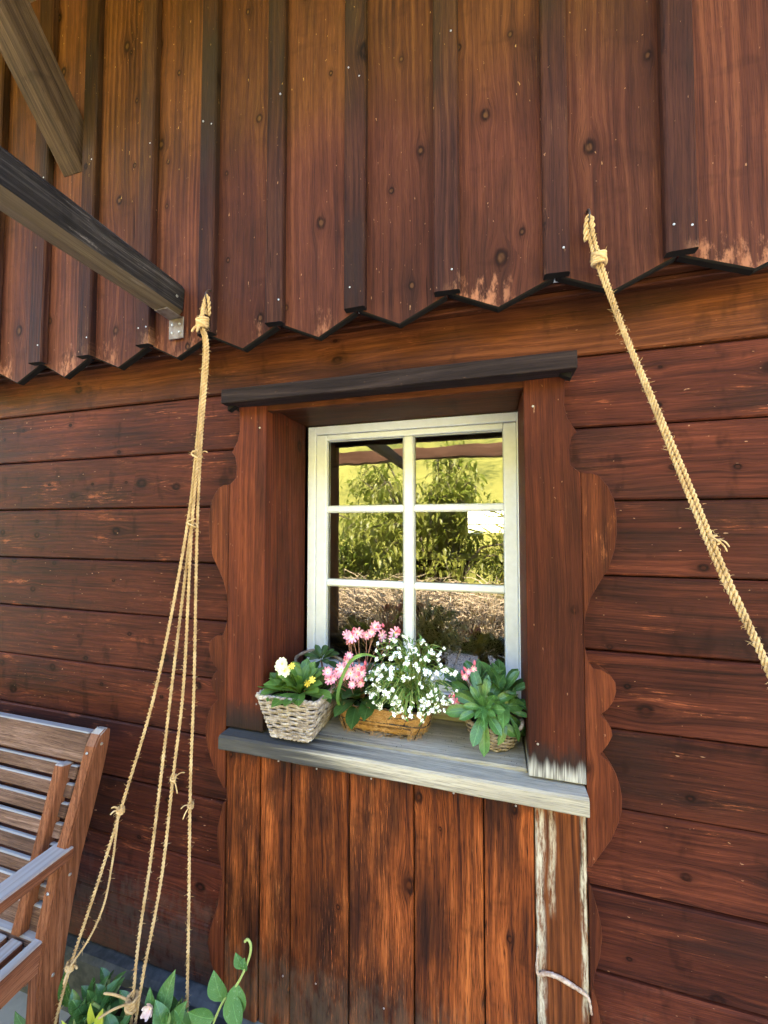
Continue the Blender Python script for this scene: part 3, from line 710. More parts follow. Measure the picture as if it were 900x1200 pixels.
mb.add([(x, y, z) for x in (XR - 0.21, XR - 0.2) for (y, z) in ((0.25, 3.40), (8.0, 3.40), (4.2, 6.30))], [(0, 1, 2), (5, 4, 3)])
mb.build('gable_board', M['trim'], chalet)
for x in [XL - 0.4 + 0.85 * i for i in range(11)]:
    beam('rafter', (x, -0.82, 3.48), (x, 0.0, 3.945), 0.10, 0.13, M['brace'], rf)
# diagonal brace from the wall to the eave
dirb = Vector((0, -0.66, 0.79)).normalized()
beam('brace', Vector((-1.335, -0.06, 2.785)) - dirb * 0.035, Vector((-1.335, -0.06, 2.785)) + dirb * 0.80, 0.088, 0.115, M['brace'], chalet, (0, 0.79, 0.66), 0.006)

# ================================================================== PERGOLA in front (one arm reaches the wall)
perg = empty('pergola', (-0.935, -2.6, 0), 'black weathered timber beam fixed to the cladding with a metal bracket', 'pergola')
V, F = [], []
nseg = 16
for i in range(nseg + 1):
    y = -0.0885 - 2.60 * i / nseg
    j = lambda s: U(-s, s) * 1.6
    c = 0.012
    prof = [(-0.930, 2.178), (-0.922, 2.168), (-0.880 - c, 2.168), (-0.871, 2.168 + c * 1.3), (-0.868, 2.250), (-0.876, 2.262), (-0.922, 2.262), (-0.930, 2.252)]
    for (x, z) in prof: V.append((x + j(.0012), y, z + j(.0015)))
for i in range(nseg):
    for k in range(8): F.append((i * 8 + k, i * 8 + (k + 1) % 8, (i + 1) * 8 + (k + 1) % 8, (i + 1) * 8 + k))
F += [tuple(range(8))[::-1], tuple(nseg * 8 + k for k in range(8))]
bmm = obj('beam', V, F, M['beam'], perg)
# metal angle under the beam end
mb = MB(); mb.box(-0.918, -0.866, -0.0925, -0.0885, 2.104, 2.1675, 0.0008).box(-0.918, -0.872, -0.145, -0.0930, 2.1635, 2.1675, 0.0008)
brk = mb.build('bracket', M['galv'], perg)
sc_v, sc_f = tube_vf([(0, 0, 0), (0, -0.0025, 0)], [0.0042, 0.003], 8); screw_me = mesh_of('screw', sc_v, sc_f, M['zinc'])
for sx in (-0.905, -0.879):
    for sz in (2.122, 2.146): put('screw', screw_me, brk, Matrix.Translation((sx, -0.0925, sz)))
put('screw', screw_me, bmm, Matrix.Translation((-0.8685, -0.115, 2.215)) @ Matrix.Rotation(rad(90), 4, 'Z'))
beam('crossbeam', (-3.6, -2.62, 2.33), (2.6, -2.62, 2.33), 0.11, 0.125, M['pergola'], perg)
for x in (-3.3, 2.3): beam('post', (x, -2.62, 0.0), (x, -2.62, 2.266), 0.11, 0.11, M['pergola'], perg, (0, 1, 0))
beam('crossbeam', (-3.6, -1.9, 2.55), (2.6, -1.9, 2.55), 0.07, 0.07, M['pergola'], perg)

# ================================================================== ROPES
def cord(mb, pts, r=0.0055, plies=2, pitch=0.034, per=10, sides=6):
    P = catmull(pts, 40)
    # resample evenly
    L = [0.0]
    for i in range(1, len(P)): L.append(L[-1] + (P[i] - P[i - 1]).length)
    n = max(6, int(L[-1] / pitch * per)); Q = []; j = 0
    for i in range(n + 1):
        d = L[-1] * i / n
        while j < len(L) - 2 and L[j + 1] < d: j += 1
        t = (d - L[j]) / max(1e-9, L[j + 1] - L[j]); Q.append(P[j].lerp(P[j + 1], t))
    ph0 = U(0, 6.28)
    x = None
    fr = []
    for i in range(n + 1):
        t = (Q[min(i + 1, n)] - Q[max(i - 1, 0)]).normalized()
        x = t.cross(Vector((0.3, 1, 0.2))).normalized() if x is None else (x - t * x.dot(t)).normalized()
        fr.append((x.copy(), t.cross(x)))
    for k in range(plies):
        pp = []
        for i in range(n + 1):
            q = ph0 + 2 * math.pi * (i / per + k / plies); a, b = fr[i]
            rr = r * 0.56 * (1 + 0.08 * mnoise.noise(Q[i] * 40))
            pp.append(Q[i] + (a * math.cos(q) + b * math.sin(q)) * rr)
        mb.tube(pp, [r * 0.54 * (1 + 0.16 * mnoise.noise(Vector((i * 0.21, k * 7.0, ph0)))) for i in range(n + 1)], sides)
    return Q
def fuzz(mb, Q, n, r=0.006, ln=0.014):
    for _ in range(n):
        p = Q[RND.randrange(len(Q))]; d = Vector((U(-1, 1), U(-1, 1), U(-1, 1))).normalized()
        p = p + d * r * 0.7; d2 = (d + Vector((U(-1, 1), U(-1, 1), U(-1, 1))) * 0.8).normalized()
        l = ln * U(0.3, 1)
        mb.tube([p, p + d * l * 0.5, p + d * l * 0.5 + d2 * l * 0.5], [0.0005, 0.0004, 0.0002], 3, False)
def knot(name, c, r, parent, turns=3, tail=0.03, rc=0.0042, axis=(0, 0, 1)):
    """a lump of wound cord with short tails"""
    mb = MB(); c = Vector(c); pts = []
    a0 = U(0, 6.28)
    for i in range(turns * 9 + 1):
        q = a0 + i / 9 * 2 * math.pi; h = (i / (turns * 9) - 0.5)
        pts.append(c + Vector((math.cos(q) * r, math.sin(q) * r, h * r * 2.0 + 0.25 * r * math.sin(q))))
    mb.tube(pts, rc, 6)
    mb.tube(catmull([c + Vector((-r, 0, r)), c + Vector((-r * 0.3, -r * 1.2, 0)), c + Vector((r * 0.8, -r * 0.9, -r * 0.7)), c + Vector((r, 0, -r))], 4), rc, 6)
    for s in range(2 if tail else 0):
        d = Vector((U(-1, 1), U(-1, 0.2), U(-0.8, 0.5))).normalized()
        mb.tube(catmull([c, c + d * (r + tail * 0.5), c + d * (r + tail) + Vector((0, 0, -0.008))], 4), [rc * 0.8] * 8 + [rc * 0.5], 5)
    Q = [c + Vector((U(-1, 1), U(-1, 1), U(-1, 1))) * r * 0.6 for _ in range(30)]
    fuzz(mb, Q, 26, r, 0.012)
    return mb.build(name, M['rope'], parent, True)
# left bundle: from the hook on the batten down into the planter, fanning out in four cords
def loop(parent, hx, hy, hz):
    mb = MB(); c = Vector((hx, hy, hz)); cord(mb, [c + Vector((-0.006, 0.0, -0.045)), c + Vector((-0.007, -0.004, -0.02)), c + Vector((-0.003, -0.006, 0.002)), c + Vector((0.004, -0.006, 0.001)), c + Vector((0.007, -0.004, -0.02)), c + Vector((0.004, 0.0, -0.05))], 0.0045, 2, 0.026); mb.build('loop', M['rope'], parent, True)
lrope = empty('rope', (-0.9, -0.2, 0.3), 'pale sisal rope bundle fanning out into four cords beside the bench', 'rope', 'sisal ropes tied to the cladding')
top = Vector((-0.760, -0.130, 2.178))
ends = [[(-0.767, -0.132, 2.11), (-0.760, -0.128, 2.037), (-0.780, -0.13, 1.777), (-0.795, -0.14, 1.531), (-0.853, -0.17, 1.138), (-0.921, -0.195, 0.85), (-1.0, -0.21, 0.605), (-1.06, -0.225, 0.406), (-1.093, -0.235, 0.265)],
        [(-0.764, -0.128, 2.11), (-0.756, -0.124, 2.039), (-0.774, -0.122, 1.777), (-0.793, -0.13, 1.531), (-0.829, -0.15, 1.133), (-0.853, -0.175, 0.725), (-0.874, -0.19, 0.481), (-0.885, -0.2, 0.265)],
        [(-0.762, -0.136, 2.11), (-0.750, -0.134, 2.034), (-0.764, -0.138, 1.775), (-0.780, -0.136, 1.531), (-0.789, -0.15, 1.137), (-0.802, -0.16, 0.906), (-0.816, -0.18, 0.661), (-0.853, -0.195, 0.428), (-0.874, -0.2, 0.265)],
        [(-0.760, -0.132, 2.11), (-0.742, -0.13, 2.034), (-0.758, -0.13, 1.776), (-0.772, -0.13, 1.531), (-0.764, -0.14, 1.136), (-0.757, -0.15, 0.879), (-0.751, -0.158, 0.575), (-0.748, -0.16, 0.265)]]
loop(lrope, -0.757, -0.119, 2.188)
for e in ends:
    mb = MB(); Q = cord(mb, [top] + [Vector(q) + Vector((U(-1, 1), U(-1, 1), 0)) * 0.0035 for q in e], 0.0039, 2, 0.021, 8); fuzz(mb, Q, 320, 0.004, 0.011); mb.build('cord', M['rope'], lrope, True)
knot('knot', (-0.763, -0.132, 2.112), 0.014, lrope, 4, 0.02)
knot('knot', (-0.775, -0.130, 1.745), 0.013, lrope, 1, 0.025, 0.0022)
knot('knot', (-0.784, -0.132, 1.56), 0.012, lrope, 1, 0.012, 0.0022)
knot('knot', (-0.932, -0.198, 0.815), 0.007, lrope, 3, 0.02, 0.0026)
knot('knot', (-0.803, -0.161, 0.895), 0.006, lrope, 2, 0.025, 0.0020)
knot('knot', (-0.755, -0.152, 0.83), 0.006, lrope, 2, 0.022, 0.0020)
knot('knot', (-0.877, -0.200, 0.36), 0.013, lrope, 4, 0.07, 0.0035)
knot('knot', (-1.055, -0.223, 0.42), 0.008, lrope, 3, 0.02, 0.0035)
mb = MB(); Q = cord(mb, [(-0.932, -0.204, 0.81), (-0.930, -0.212, 0.76), (-0.934, -0.216, 0.70), (-0.950, -0.222, 0.60), (-0.990, -0.226, 0.51), (-1.045, -0.232, 0.43)], 0.0026, 2, 0.012); fuzz(mb, Q, 30, 0.003); mb.build('loose_end', M['rope'], lrope, True)
# right rope: three cords side by side running down to the right
rrope = empty('rope', (0.72, -0.45, 0.09), 'pale sisal rope slanting down to the right across the wall', 'rope', 'sisal ropes tied to the cladding')
loop(rrope, 0.210, -0.101, 2.214)
rp = [Vector((0.208, -0.102, 2.208)), Vector((0.224, -0.112, 2.115))]
rp += [rp[1].lerp(Vector((0.418, -0.245, 1.323)), t) + Vector((-0.006, 0, -0.006)) * math.sin(min(t, 1) * math.pi) for t in (0.2, 0.4, 0.6, 0.8, 1.0, 1.5, 2.0, 2.56)]
for k, (ox, oy) in enumerate(((-0.0046, 0.0), (0.0042, -0.003), (0.001, 0.006))):
    mb = MB(); Q = cord(mb, [Vector(p) + Vector((ox * (0.6 + 0.5 * math.sin(i * 1.7 + k)), oy, 0.004 * math.sin(i * 2.1 + k))) for i, p in enumerate(rp)], 0.0036, 2, 0.019, 8); fuzz(mb, Q, 380, 0.005, 0.011); mb.build('cord', M['rope'], rrope, True)
knot('knot', (0.225, -0.114, 2.117), 0.012, rrope, 4, 0.0, 0.004)
knot('knot', rp[1].lerp(rp[6], 0.74), 0.008, rrope, 1, 0.014, 0.0016)
v, f = tube_vf([rp[-1] + Vector((0.008, -0.004, 0.05)), rp[-1] + Vector((0.004, -0.004, 0.045)), (rp[-1].x - 0.01, rp[-1].y + 0.004, 0.0)], [0.009, 0.013, 0.012], 8)
st = obj('stake', v, f, M['twig'], None, True); props(st, 'short wooden peg in the ground that holds the slanting rope', 'stake')

# ================================================================== BENCH
bench = empty('garden_bench', (-1.7, -0.4, 0), 'weathered brown wooden garden bench with slatted back against the wall', 'bench')
BX1, BX0 = -1.095, -2.53
def back_y(z):                      # reclined back line (rear edge of the legs)
    t = [(0.0, -0.225), (0.38, -0.212), (0.50, -0.196), (0.64, -0.171), (0.80, -0.124), (0.955, -0.088)]
    for (a, b), (c, d) in zip(t, t[1:]):
        if z <= c: return b + (d - b) * (z - a) / (c - a)
    return t[-1][1]
def leg_back(x0, x1):
    zs_ = [0, 0.15, 0.30, 0.42, 0.52, 0.64, 0.75, 0.85, 0.92, 0.948, 0.955]
    th = [0.052, 0.056, 0.06, 0.064, 0.064, 0.06, 0.056, 0.052, 0.046, 0.034, 0.012]
    off = [0, 0, 0, 0, 0, 0, 0, 0, 0.002, 0.006, 0.016]
    V = []; F = []
    for z, t, o in zip(zs_, th, off):
        yb = back_y(z) - o
        V += [(x0, yb, z), (x1, yb, z), (x1, yb - t, z), (x0, yb - t, z)]
    n = len(zs_)
    for i in range(n - 1):
        for k in range(4): F.append((i * 4 + k, i * 4 + (k + 1) % 4, (i + 1) * 4 + (k + 1) % 4, (i + 1) * 4 + k))
    F += [(3, 2, 1, 0), tuple((n - 1) * 4 + k for k in range(4))]
    bm = bmesh.new(); vs = [bm.verts.new(v) for v in V]
    for q in F: bm.faces.new([vs[i] for i in q])
    bmesh.ops.recalc_face_normals(bm, faces=bm.faces)
    long = [e for e in bm.edges if abs(e.verts[0].co.z - e.verts[1].co.z) > 0.004]
    bmesh.ops.bevel(bm, geom=long, offset=0.004, segments=2, affect='EDGES')
    return bm_vf(bm)
for xa in (BX1 - 0.038, BX0):
    lg = obj('leg', *leg_back(xa, xa + 0.038), M['bench_z'], bench)
    if xa > -2:
        for (zz) in (0.905, 0.60, 0.475): put('screw', screw_me, lg, Matrix.Translation((xa + 0.019, back_y(zz) - 0.052 if zz > .8 else back_y(zz) - 0.0645, zz)))
        for zz in (0.92, 0.62, 0.40): put('screw', screw_me, lg, Matrix.Translation((xa + 0.038, back_y(zz) - 0.028, zz)) @ Matrix.Rotation(rad(90), 4, 'Z'))
SX1, SX0 = BX1 - 0.040, BX0 + 0.040
def tilt_bar(z0, z1, x0, x1, t, dy):
    """bar lying in the reclined back plane"""
    a = Vector((0, back_y(z0) - dy, z0)); b = Vector((0, back_y(z1) - dy, z1)); m = (a + b) / 2
    d = (b - a); h = d.length
    return beam_vf((x0, m.y, m.z), (x1, m.y, m.z), t, h, d.normalized(), 0.003)
obj('top_rail', *tilt_bar(0.868, 0.946, SX0, SX1, 0.030, 0.026), M['bench_x'], bench)
slz = [(0.858 - 0.0455 * i - 0.034, 0.858 - 0.0455 * i) for i in range(7)]
for z0, z1 in slz: obj('back_slat', *tilt_bar(z0, z1, SX0 + 0.02, SX1 - 0.02, 0.014, 0.030), M['bench_x'], bench)
obj('bottom_rail', *tilt_bar(0.485, 0.545, SX0, SX1, 0.028, 0.030), M['bench_x'], bench)
for x in (SX1 - 0.060, -1.86, SX0 + 0.060):
    a = Vector((x, back_y(0.50) - 0.052, 0.49)); b = Vector((x, back_y(0.868) - 0.045, 0.867))
    obj('stile', *beam_vf(a, b, 0.030, 0.036, (0, -1, 0.2), 0.003), M['bench_z'], bench)
# arms, front legs, seat
for xa in (BX1 - 0.044, BX0 - 0.006):
    V = []
    arm = MB(); ys = [(-0.198, 0.692, 0.030), (-0.35, 0.694, 0.030), (-0.50, 0.690, 0.030), (-0.66, 0.684, 0.028), (-0.70, 0.676, 0.018)]
    for i, (y, zt, h) in enumerate(ys):
        w = 0.030 if i < 3 else 0.032
        V += [(xa + 0.022 - w, y, zt), (xa + 0.022 + w, y, zt), (xa + 0.022 + w, y, zt - h), (xa + 0.022 - w, y, zt - h)]
    F = [(i * 4 + k, (i + 1) * 4 + k, (i + 1) * 4 + (k + 1) % 4, i * 4 + (k + 1) % 4) for i in range(4) for k in range(4)] + [(0, 1, 2, 3), (19, 18, 17, 16)]
    bm = bmesh.new(); vs = [bm.verts.new(v) for v in V]
    for q in F: bm.faces.new([vs[i] for i in q])
    bmesh.ops.recalc_face_normals(bm, faces=bm.faces); bmesh.ops.bevel(bm, geom=list(bm.edges), offset=0.003, segments=1, affect='EDGES')
    obj('armrest', *bm_vf(bm), M['bench_y'], bench)
    box('leg', xa + 0.003, xa + 0.041, -0.640, -0.590, 0.0, 0.655, M['bench_z'], bench, 0.004)
    xr = xa + 0.006 if xa > -2 else xa + 0.010
    box('side_rail', xr + 0.002, xr + 0.030, -0.588, -0.236, 0.432, 0.502, M['bench_y'], bench, 0.003)
    box('stretcher', xr + 0.004, xr + 0.028, -0.588, -0.270, 0.17, 0.205, M['bench_y'], bench, 0.003)
box('front_rail', SX0, SX1, -0.628, -0.602, 0.400, 0.462, M['bench_x'], bench, 0.003)
box('rear_rail', SX0, SX1, -0.275, -0.238, 0.395, 0.462, M['bench_x'], bench, 0.003)
n = 23
for i in range(n):
    x1 = SX1 - 0.030 - i * (SX1 - SX0 - 0.06) / n
    box('seat_slat', x1 - 0.040, x1, -0.650, -0.262, 0.464, 0.488, M['bench_y'], bench, 0.003)
box('seat_back_slat', SX0, SX1, -0.258, -0.200, 0.466, 0.492, M['bench_x'], bench, 0.003)

# ================================================================== LEAVES AND FLOWERS
def leaf_vf(L, W, tipw=0.72, fold=0.25, curl=0.25, n=7, wavy=0.0, spoon=True):
    """leaf along +Y, upper side +Z; tipw = where it is widest"""
    V = []; F = []
    for i in range(n + 1):
        t = i / n
        if spoon: w = W * (0.16 + 0.84 * math.sin(min(1, t / tipw) * math.pi / 2) ** 1.6) if t < tipw else W * math.sqrt(max(0.0, 1 - ((t - tipw) / (1 - tipw)) ** 2))
        else: w = W * (math.sin(math.pi * t ** 0.8) ** 0.9 + 0.02)
        z = -curl * L * t * t + 0.10 * L * t; y = L * t * (1 - 0.12 * abs(curl) * t)
        e = fold * w + wavy * W * math.sin(t * 9)
        V += [(-w, y, z + e), (-w * 0.5, y, z + e * 0.35), (0, y, z), (w * 0.5, y, z + e * 0.35), (w, y, z + e)]
    for i in range(n):
        for k in range(4): F.append((i * 5 + k, i * 5 + k + 1, (i + 1) * 5 + k + 1, (i + 1) * 5 + k))
    return V, F
def leaf_mesh(name, mat, **k): return mesh_of(name, *leaf_vf(**k), mat, True)
lew = [leaf_mesh('leaf', M['leaf'], L=1.0, W=w, tipw=tw, fold=fo, curl=cu) for w, tw, fo, cu in ((0.165, 0.72, 0.3, 0.25), (0.19, 0.68, 0.2, 0.4), (0.15, 0.75, 0.35, 0.1))]
lewd = [leaf_mesh('leaf', M['leaf_d'], L=1.0, W=w, tipw=tw, fold=fo, curl=cu) for w, tw, fo, cu in ((0.19, 0.66, 0.3, 0.3), (0.22, 0.62, 0.2, 0.45))]
lewg = [leaf_mesh('leaf', M['leaf_g'], L=1.0, W=w, tipw=tw, fold=fo, curl=cu) for w, tw, fo, cu in ((0.145, 0.70, 0.3, 0.3), (0.16, 0.68, 0.25, 0.15), (0.135, 0.72, 0.35, 0.45))]
def rosette(parent, c, n, L0, L1, meshes, el0=15, el1=75, az=None, face=None):
    c = Vector(c)
    for i in range(n):
        t = i / max(1, n - 1)
        a = i * 2.39996 + U(-.2, .2)
        el = rad(el0 + (el1 - el0) * t + U(-8, 8))
        d = Vector((math.cos(a) * math.cos(el), math.sin(a) * math.cos(el), math.sin(el)))
        up = Vector((0, 0, 1))
        if face:
            q = Vector((0, 0, 1)).rotation_difference(Vector(face)); d = q @ d; up = q @ up
        L = L1 + (L0 - L1) * (1 - t) * U(0.85, 1.1)
        put('leaf', meshes[i % len(meshes)], parent, frame_matrix(c + d * 0.006, d, up, L, U(-.15, .15)))
def flower_mesh(name, mats, n, R, w, layers=1, cup=0.25, rc=0.0022):
    mb = MB()
    for l in range(layers):
        Rl = R * (1 - 0.28 * l)
        for k in range(n):
            a = 2 * math.pi * (k + 0.5 * l) / n + U(-.08, .08); ca, sa = math.cos(a), math.sin(a)
            V = []; cu = cup + 0.35 * l + U(-.08, .08)
            for (t, ww) in ((0.05, 0.25), (0.45, 0.8), (0.8, 1.0), (1.0, 0.35)):
                r = Rl * t; z = Rl * cu * t * t
                for s in (-1, 0, 1):
                    x, y = r, s * w * ww; zz = z + (abs(s) * w * 0.2)
                    V.append((x * ca - y * sa, x * sa + y * ca, zz))
            F = [(i * 3 + k2, (i + 1) * 3 + k2, (i + 1) * 3 + k2 + 1, i * 3 + k2 + 1) for i in range(3) for k2 in range(2)]
            mb.add(V, F, 0)
    V = [(0, 0, rc * 1.6)]; 
    for k in range(7): V.append((rc * math.cos(k * .898), rc * math.sin(k * .898), rc * 0.7))
    mb.add(V, [(0, 1 + k, 1 + (k + 1) % 7) for k in range(7)], 1)
    me = mesh_of(name, mb.v, mb.f, None, True, mats, mb.mi)
    return me
pinks = [flower_mesh('flower', [M['pink'], M['yellow']], 9, 0.0175, 0.0031, 1, c) for c in (0.15, 0.35)] + [flower_mesh('flower', [M['pink'], M['yellow']], 9, 0.0165, 0.0030, 2, 0.3)]
creams = [flower_mesh('flower', [M['cream'], M['yellow']], 10, 0.017, 0.0045, 2, 0.25)]
yel = flower_mesh('flower', [M['yellow'], M['yellow']], 7, 0.011, 0.0025, 1, 0.3)
def bud_mesh():
    v, f = tube_vf([(0, 0, 0), (0, 0, 0.003), (0, 0, 0.008), (0, 0, 0.013), (0, 0, 0.015)], [0.001, 0.0035, 0.004, 0.0022, 0.0005], 7); return mesh_of('bud', v, f, M['pinkb'], True)
bud = bud_mesh()
TOCAM = Vector((0.3, -0.9, 0.35))
def flower(parent, me, p, face=TOCAM, s=1.0, name='flower', jit=0.45):
    n = (Vector(face).normalized() + Vector((U(-1, 1), U(-.5, .5), U(-1, 1))) * jit).normalized()
    q = Vector((0, 0, 1)).rotation_difference(n)
    return put(name, me, parent, Matrix.Translation(Vector(p)) @ q.to_matrix().to_4x4() @ Matrix.Rotation(U(0, 6.28), 4, 'Z') @ Matrix.Scale(s, 4))
def stem(mb, a, b, r=0.0012, sag=0.0):
    a, b = Vector(a), Vector(b); m = (a + b) / 2 + Vector((U(-.008, .008), U(-.008, .008), sag))
    mb.tube(catmull([a, m, b], 5), r, 5)

# ------------------------------------------------------------------ left basket (tapered, woven)
SZ = 0.977
def weave_basket(mb, ring_fn, n_st, rows, z0, z1, r_w, r_s, per=6):
    """ring_fn(u, t) -> point on the basket wall; stakes and in-and-out weavers"""
    for k in range(n_st):
        mb.tube([ring_fn(k / n_st, t / 8) for t in range(9)], r_s, 5)
    N = n_st * per
    for j in range(rows):
        t = (j + 0.5) / rows; P = []
        wob = U(0, 6.28)
        for i in range(N + 1):
            u = i / N; p = ring_fn(u % 1.0, min(1, max(0, t + 0.012 * math.sin(u * 25 + wob) + 0.006 * math.sin(u * 61))))
            q = ring_fn(u % 1.0, t); c = ring_fn(None, t)
            nrm = Vector((q.x - c.x, q.y - c.y, 0)).normalized()
            s = math.sin(u * n_st * math.pi + (math.pi if j % 2 else 0))
            P.append(p + nrm * (r_s * 1.15) * s)
        mb.tube(P, r_w * U(0.85, 1.15), 5, False)
def rect_ring(b0, b1, t0, t1, z0, z1, cr=0.012, bulge=0.0):
    def fn(u, t):
        x0, x1, y0, y1 = [b + (tt - b) * t for b, tt in zip((b0[0], b0[1], b1[0], b1[1]), (t0[0], t0[1], t1[0], t1[1]))]
        z = z0 + (z1 - z0) * t
        if u is None: return Vector(((x0 + x1) / 2, (y0 + y1) / 2, z))
        w, d = x1 - x0, y1 - y0; per = 2 * (w + d); s = u * per
        if s < w: p = (x0 + s, y0)
        elif s < w + d: p = (x1, y0 + s - w)
        elif s < 2 * w + d: p = (x1 - (s - w - d), y1)
        else: p = (x0, y1 - (s - 2 * w - d))
        # round the corners a little
        cx, cy = (x0 + x1) / 2, (y0 + y1) / 2
        hx, hy = w / 2, d / 2; qx, qy = p[0] - cx, p[1] - cy
        ex, ey = max(0, abs(qx) - (hx - cr)), max(0, abs(qy) - (hy - cr))
        l = math.hypot(ex, ey)
        if l > cr: qx = math.copysign(hx - cr + ex / l * cr, qx); qy = math.copysign(hy - cr + ey / l * cr, qy)
        return Vector((cx + qx, cy + qy, z))
    return fn
def braid(mb, ring_fn, t, r, N=120, tw=26):
    for k in range(2):
        P = []
        for i in range(N + 1):
            u = i / N; p = ring_fn(u % 1.0, t); c = ring_fn(None, t); nrm = Vector((p.x - c.x, p.y - c.y, 0)).normalized(); a = u * tw * 2 * math.pi + k * math.pi
            P.append(p + nrm * r * 0.8 * math.cos(a) + Vector((0, 0, r * 0.8 * math.sin(a))))
        mb.tube(P, r, 5, False)
bk = empty('wicker_basket', (-0.53, 0.02, SZ), 'pale wicker basket with a rim, leftmost on the window sill', 'basket')
fn1 = rect_ring((-0.585, -0.470), (-0.055, 0.115), (-0.622, -0.440), (-0.070, 0.150), SZ + 0.003, SZ + 0.112)
mb = MB(); weave_basket(mb, fn1, 26, 17, 0, 0, 0.0036, 0.0028); mb.build('weave', M['wicker'], bk, True)
mb = MB(); braid(mb, fn1, 1.0, 0.0042); braid(mb, fn1, 0.03, 0.0034, 100, 22); mb.build('rim', M['wicker'], bk, True)
V = [fn1(i / 40, 0.05) for i in range(40)] + [fn1(i / 40, 0.82) * 0.0 + (fn1(None, 0.82) + (fn1(i / 40, 0.82) - fn1(None, 0.82)) * 0.93) for i in range(40)]
F = [(i, (i + 1) % 40, 40 + (i + 1) % 40, 40 + i) for i in range(40)] + [tuple(range(40, 80))]
obj('soil', V, F, M['soil'], bk)
mb = MB(); hp = catmull([fn1(0.72, 1.0), fn1(0.72, 1.0) + Vector((0.0, 0.0, 0.035)), Vector((-0.545, 0.145, SZ + 0.175)), fn1(0.52, 1.0) + Vector((0, 0, 0.035)), fn1(0.52, 1.0)], 8)
mb.tube([p + Vector((0.002 * math.sin(i), 0.002 * math.cos(i), 0)) for i, p in enumerate(hp)], 0.0045, 6); mb.tube([p - Vector((0.002 * math.sin(i), 0.002 * math.cos(i), 0)) for i, p in enumerate(hp)], 0.0045, 6)
mb.build('handle', M['wicker_g'], bk, True)
pl = empty('lewisia_plant', (-0.54, 0.0, SZ + 0.085), 'green leafy plant with one cream flower in the left wicker basket', 'plant')
rosette(pl, (-0.520, -0.010, SZ + 0.104), 24, 0.105, 0.07, lew, 24, 80, face=(0.12, -0.38, 1.0))
rosette(pl, (-0.572, -0.012, SZ + 0.104), 15, 0.080, 0.055, lew, 24, 78, face=(-0.1, -0.35, 1.0))
rosette(pl, (-0.475, 0.030, SZ + 0.105), 10, 0.080, 0.050, lewd, 10, 70, face=(0.3, -0.4, 1.0))
rosette(pl, (-0.505, 0.095, SZ + 0.165), 12, 0.060, 0.040, lewd, 0, 70, face=(0.1, -0.3, 1.0))
mb = MB(); fl = [(-0.570, -0.028, 1.160), (-0.556, -0.034, 1.150), (-0.563, -0.034, 1.168)]
for p in fl: stem(mb, (-0.565, 0.0, SZ + 0.095), p)
stem(mb, (-0.525, 0, SZ + 0.09), (-0.473, -0.03, 1.13)); stem(mb, (-0.505, 0.095, SZ + 0.08), (-0.505, 0.095, SZ + 0.165), 0.003)
mb.build('stem', M['redstem'], pl, True)
for p in fl: flower(pl, creams[0], p, jit=0.3, s=1.05)
for p in ((-0.473, -0.032, 1.133), (-0.535, -0.03, 1.163), (-0.487, -0.03, 1.122)): flower(pl, yel, p, s=0.9)

# ------------------------------------------------------------------ coir basket in the middle
cb = empty('coir_basket', (-0.30, 0.09, SZ), 'orange brown coir-lined wire basket in the middle of the sill', 'basket')
fnc = rect_ring((-0.405, -0.195), (0.035, 0.140), (-0.425, -0.165), (0.018, 0.165), SZ + 0.002, SZ + 0.080, 0.03)
V = []; F = []; NU, NT = 96, 12
for j in range(NT + 1):
    t = j / NT
    for i in range(NU):
        p = fnc(i / NU, t); c = fnc(None, t); nr = (p - c).normalized()
        bulge = 0.010 * math.sin(math.pi * min(1, t * 1.1)) * (0.35 + 0.65 * abs(math.sin(i / NU * math.pi * 16)))
        rough_ = 0.006 * mnoise.noise(p * 90) + 0.004 * mnoise.noise(p * 210)
        V.append(p + nr * (bulge + rough_ - (0.012 * (1 - t) ** 4)))
for j in range(NT):
    for i in range(NU): F.append((j * NU + i, j * NU + (i + 1) % NU, (j + 1) * NU + (i + 1) % NU, (j + 1) * NU + i))
F.append(tuple(range(NU))[::-1])
obj('coir_liner', V, F, M['coir'], cb, True)
V = [fnc(None, 0.8) + (fnc(i / 40, 0.8) - fnc(None, 0.8)) * 0.97 for i in range(40)]
obj('soil', V, [tuple(range(40))], M['soil'], cb)
mb = MB()
for t, off in ((1.0, 0.006), (0.5, 0.013)):
    mb.tube([fnc(None, t) + (fnc(i / 72 % 1.0, t) - fnc(None, t)) * (1 + off / 0.1 * 0.9) for i in range(73)], 0.0016, 5, False)
for k in range(16):
    u = (k + 0.0) / 16
    mb.tube([fnc(None, t / 6) + (fnc(u, t / 6) - fnc(None, t / 6)) * 1.07 for t in range(7)], 0.0014, 5)
mb.build('wire_frame', M['iron'], cb, True)
mb = MB()
for _ in range(900):
    u, t = U(0, 1), U(0.02, 1.02); p = fnc(u, t); c = fnc(None, t); nr = Vector((p.x - c.x, p.y - c.y, 0)).normalized()
    p = p + nr * 0.008; tg = Vector((-nr.y, nr.x, 0)) * U(-1, 1) + Vector((0, 0, U(-1, 1)))
    l = U(0.008, 0.026)
    mb.tube([p, p + (tg.normalized() + nr * 0.3) * l * 0.5, p + tg.normalized() * l + nr * U(-.002, .006)], [0.0005, 0.0005, 0.0003], 3, False)
ff = mb.build('fibres', M['coirf'], cb); props(ff, kind='stuff')

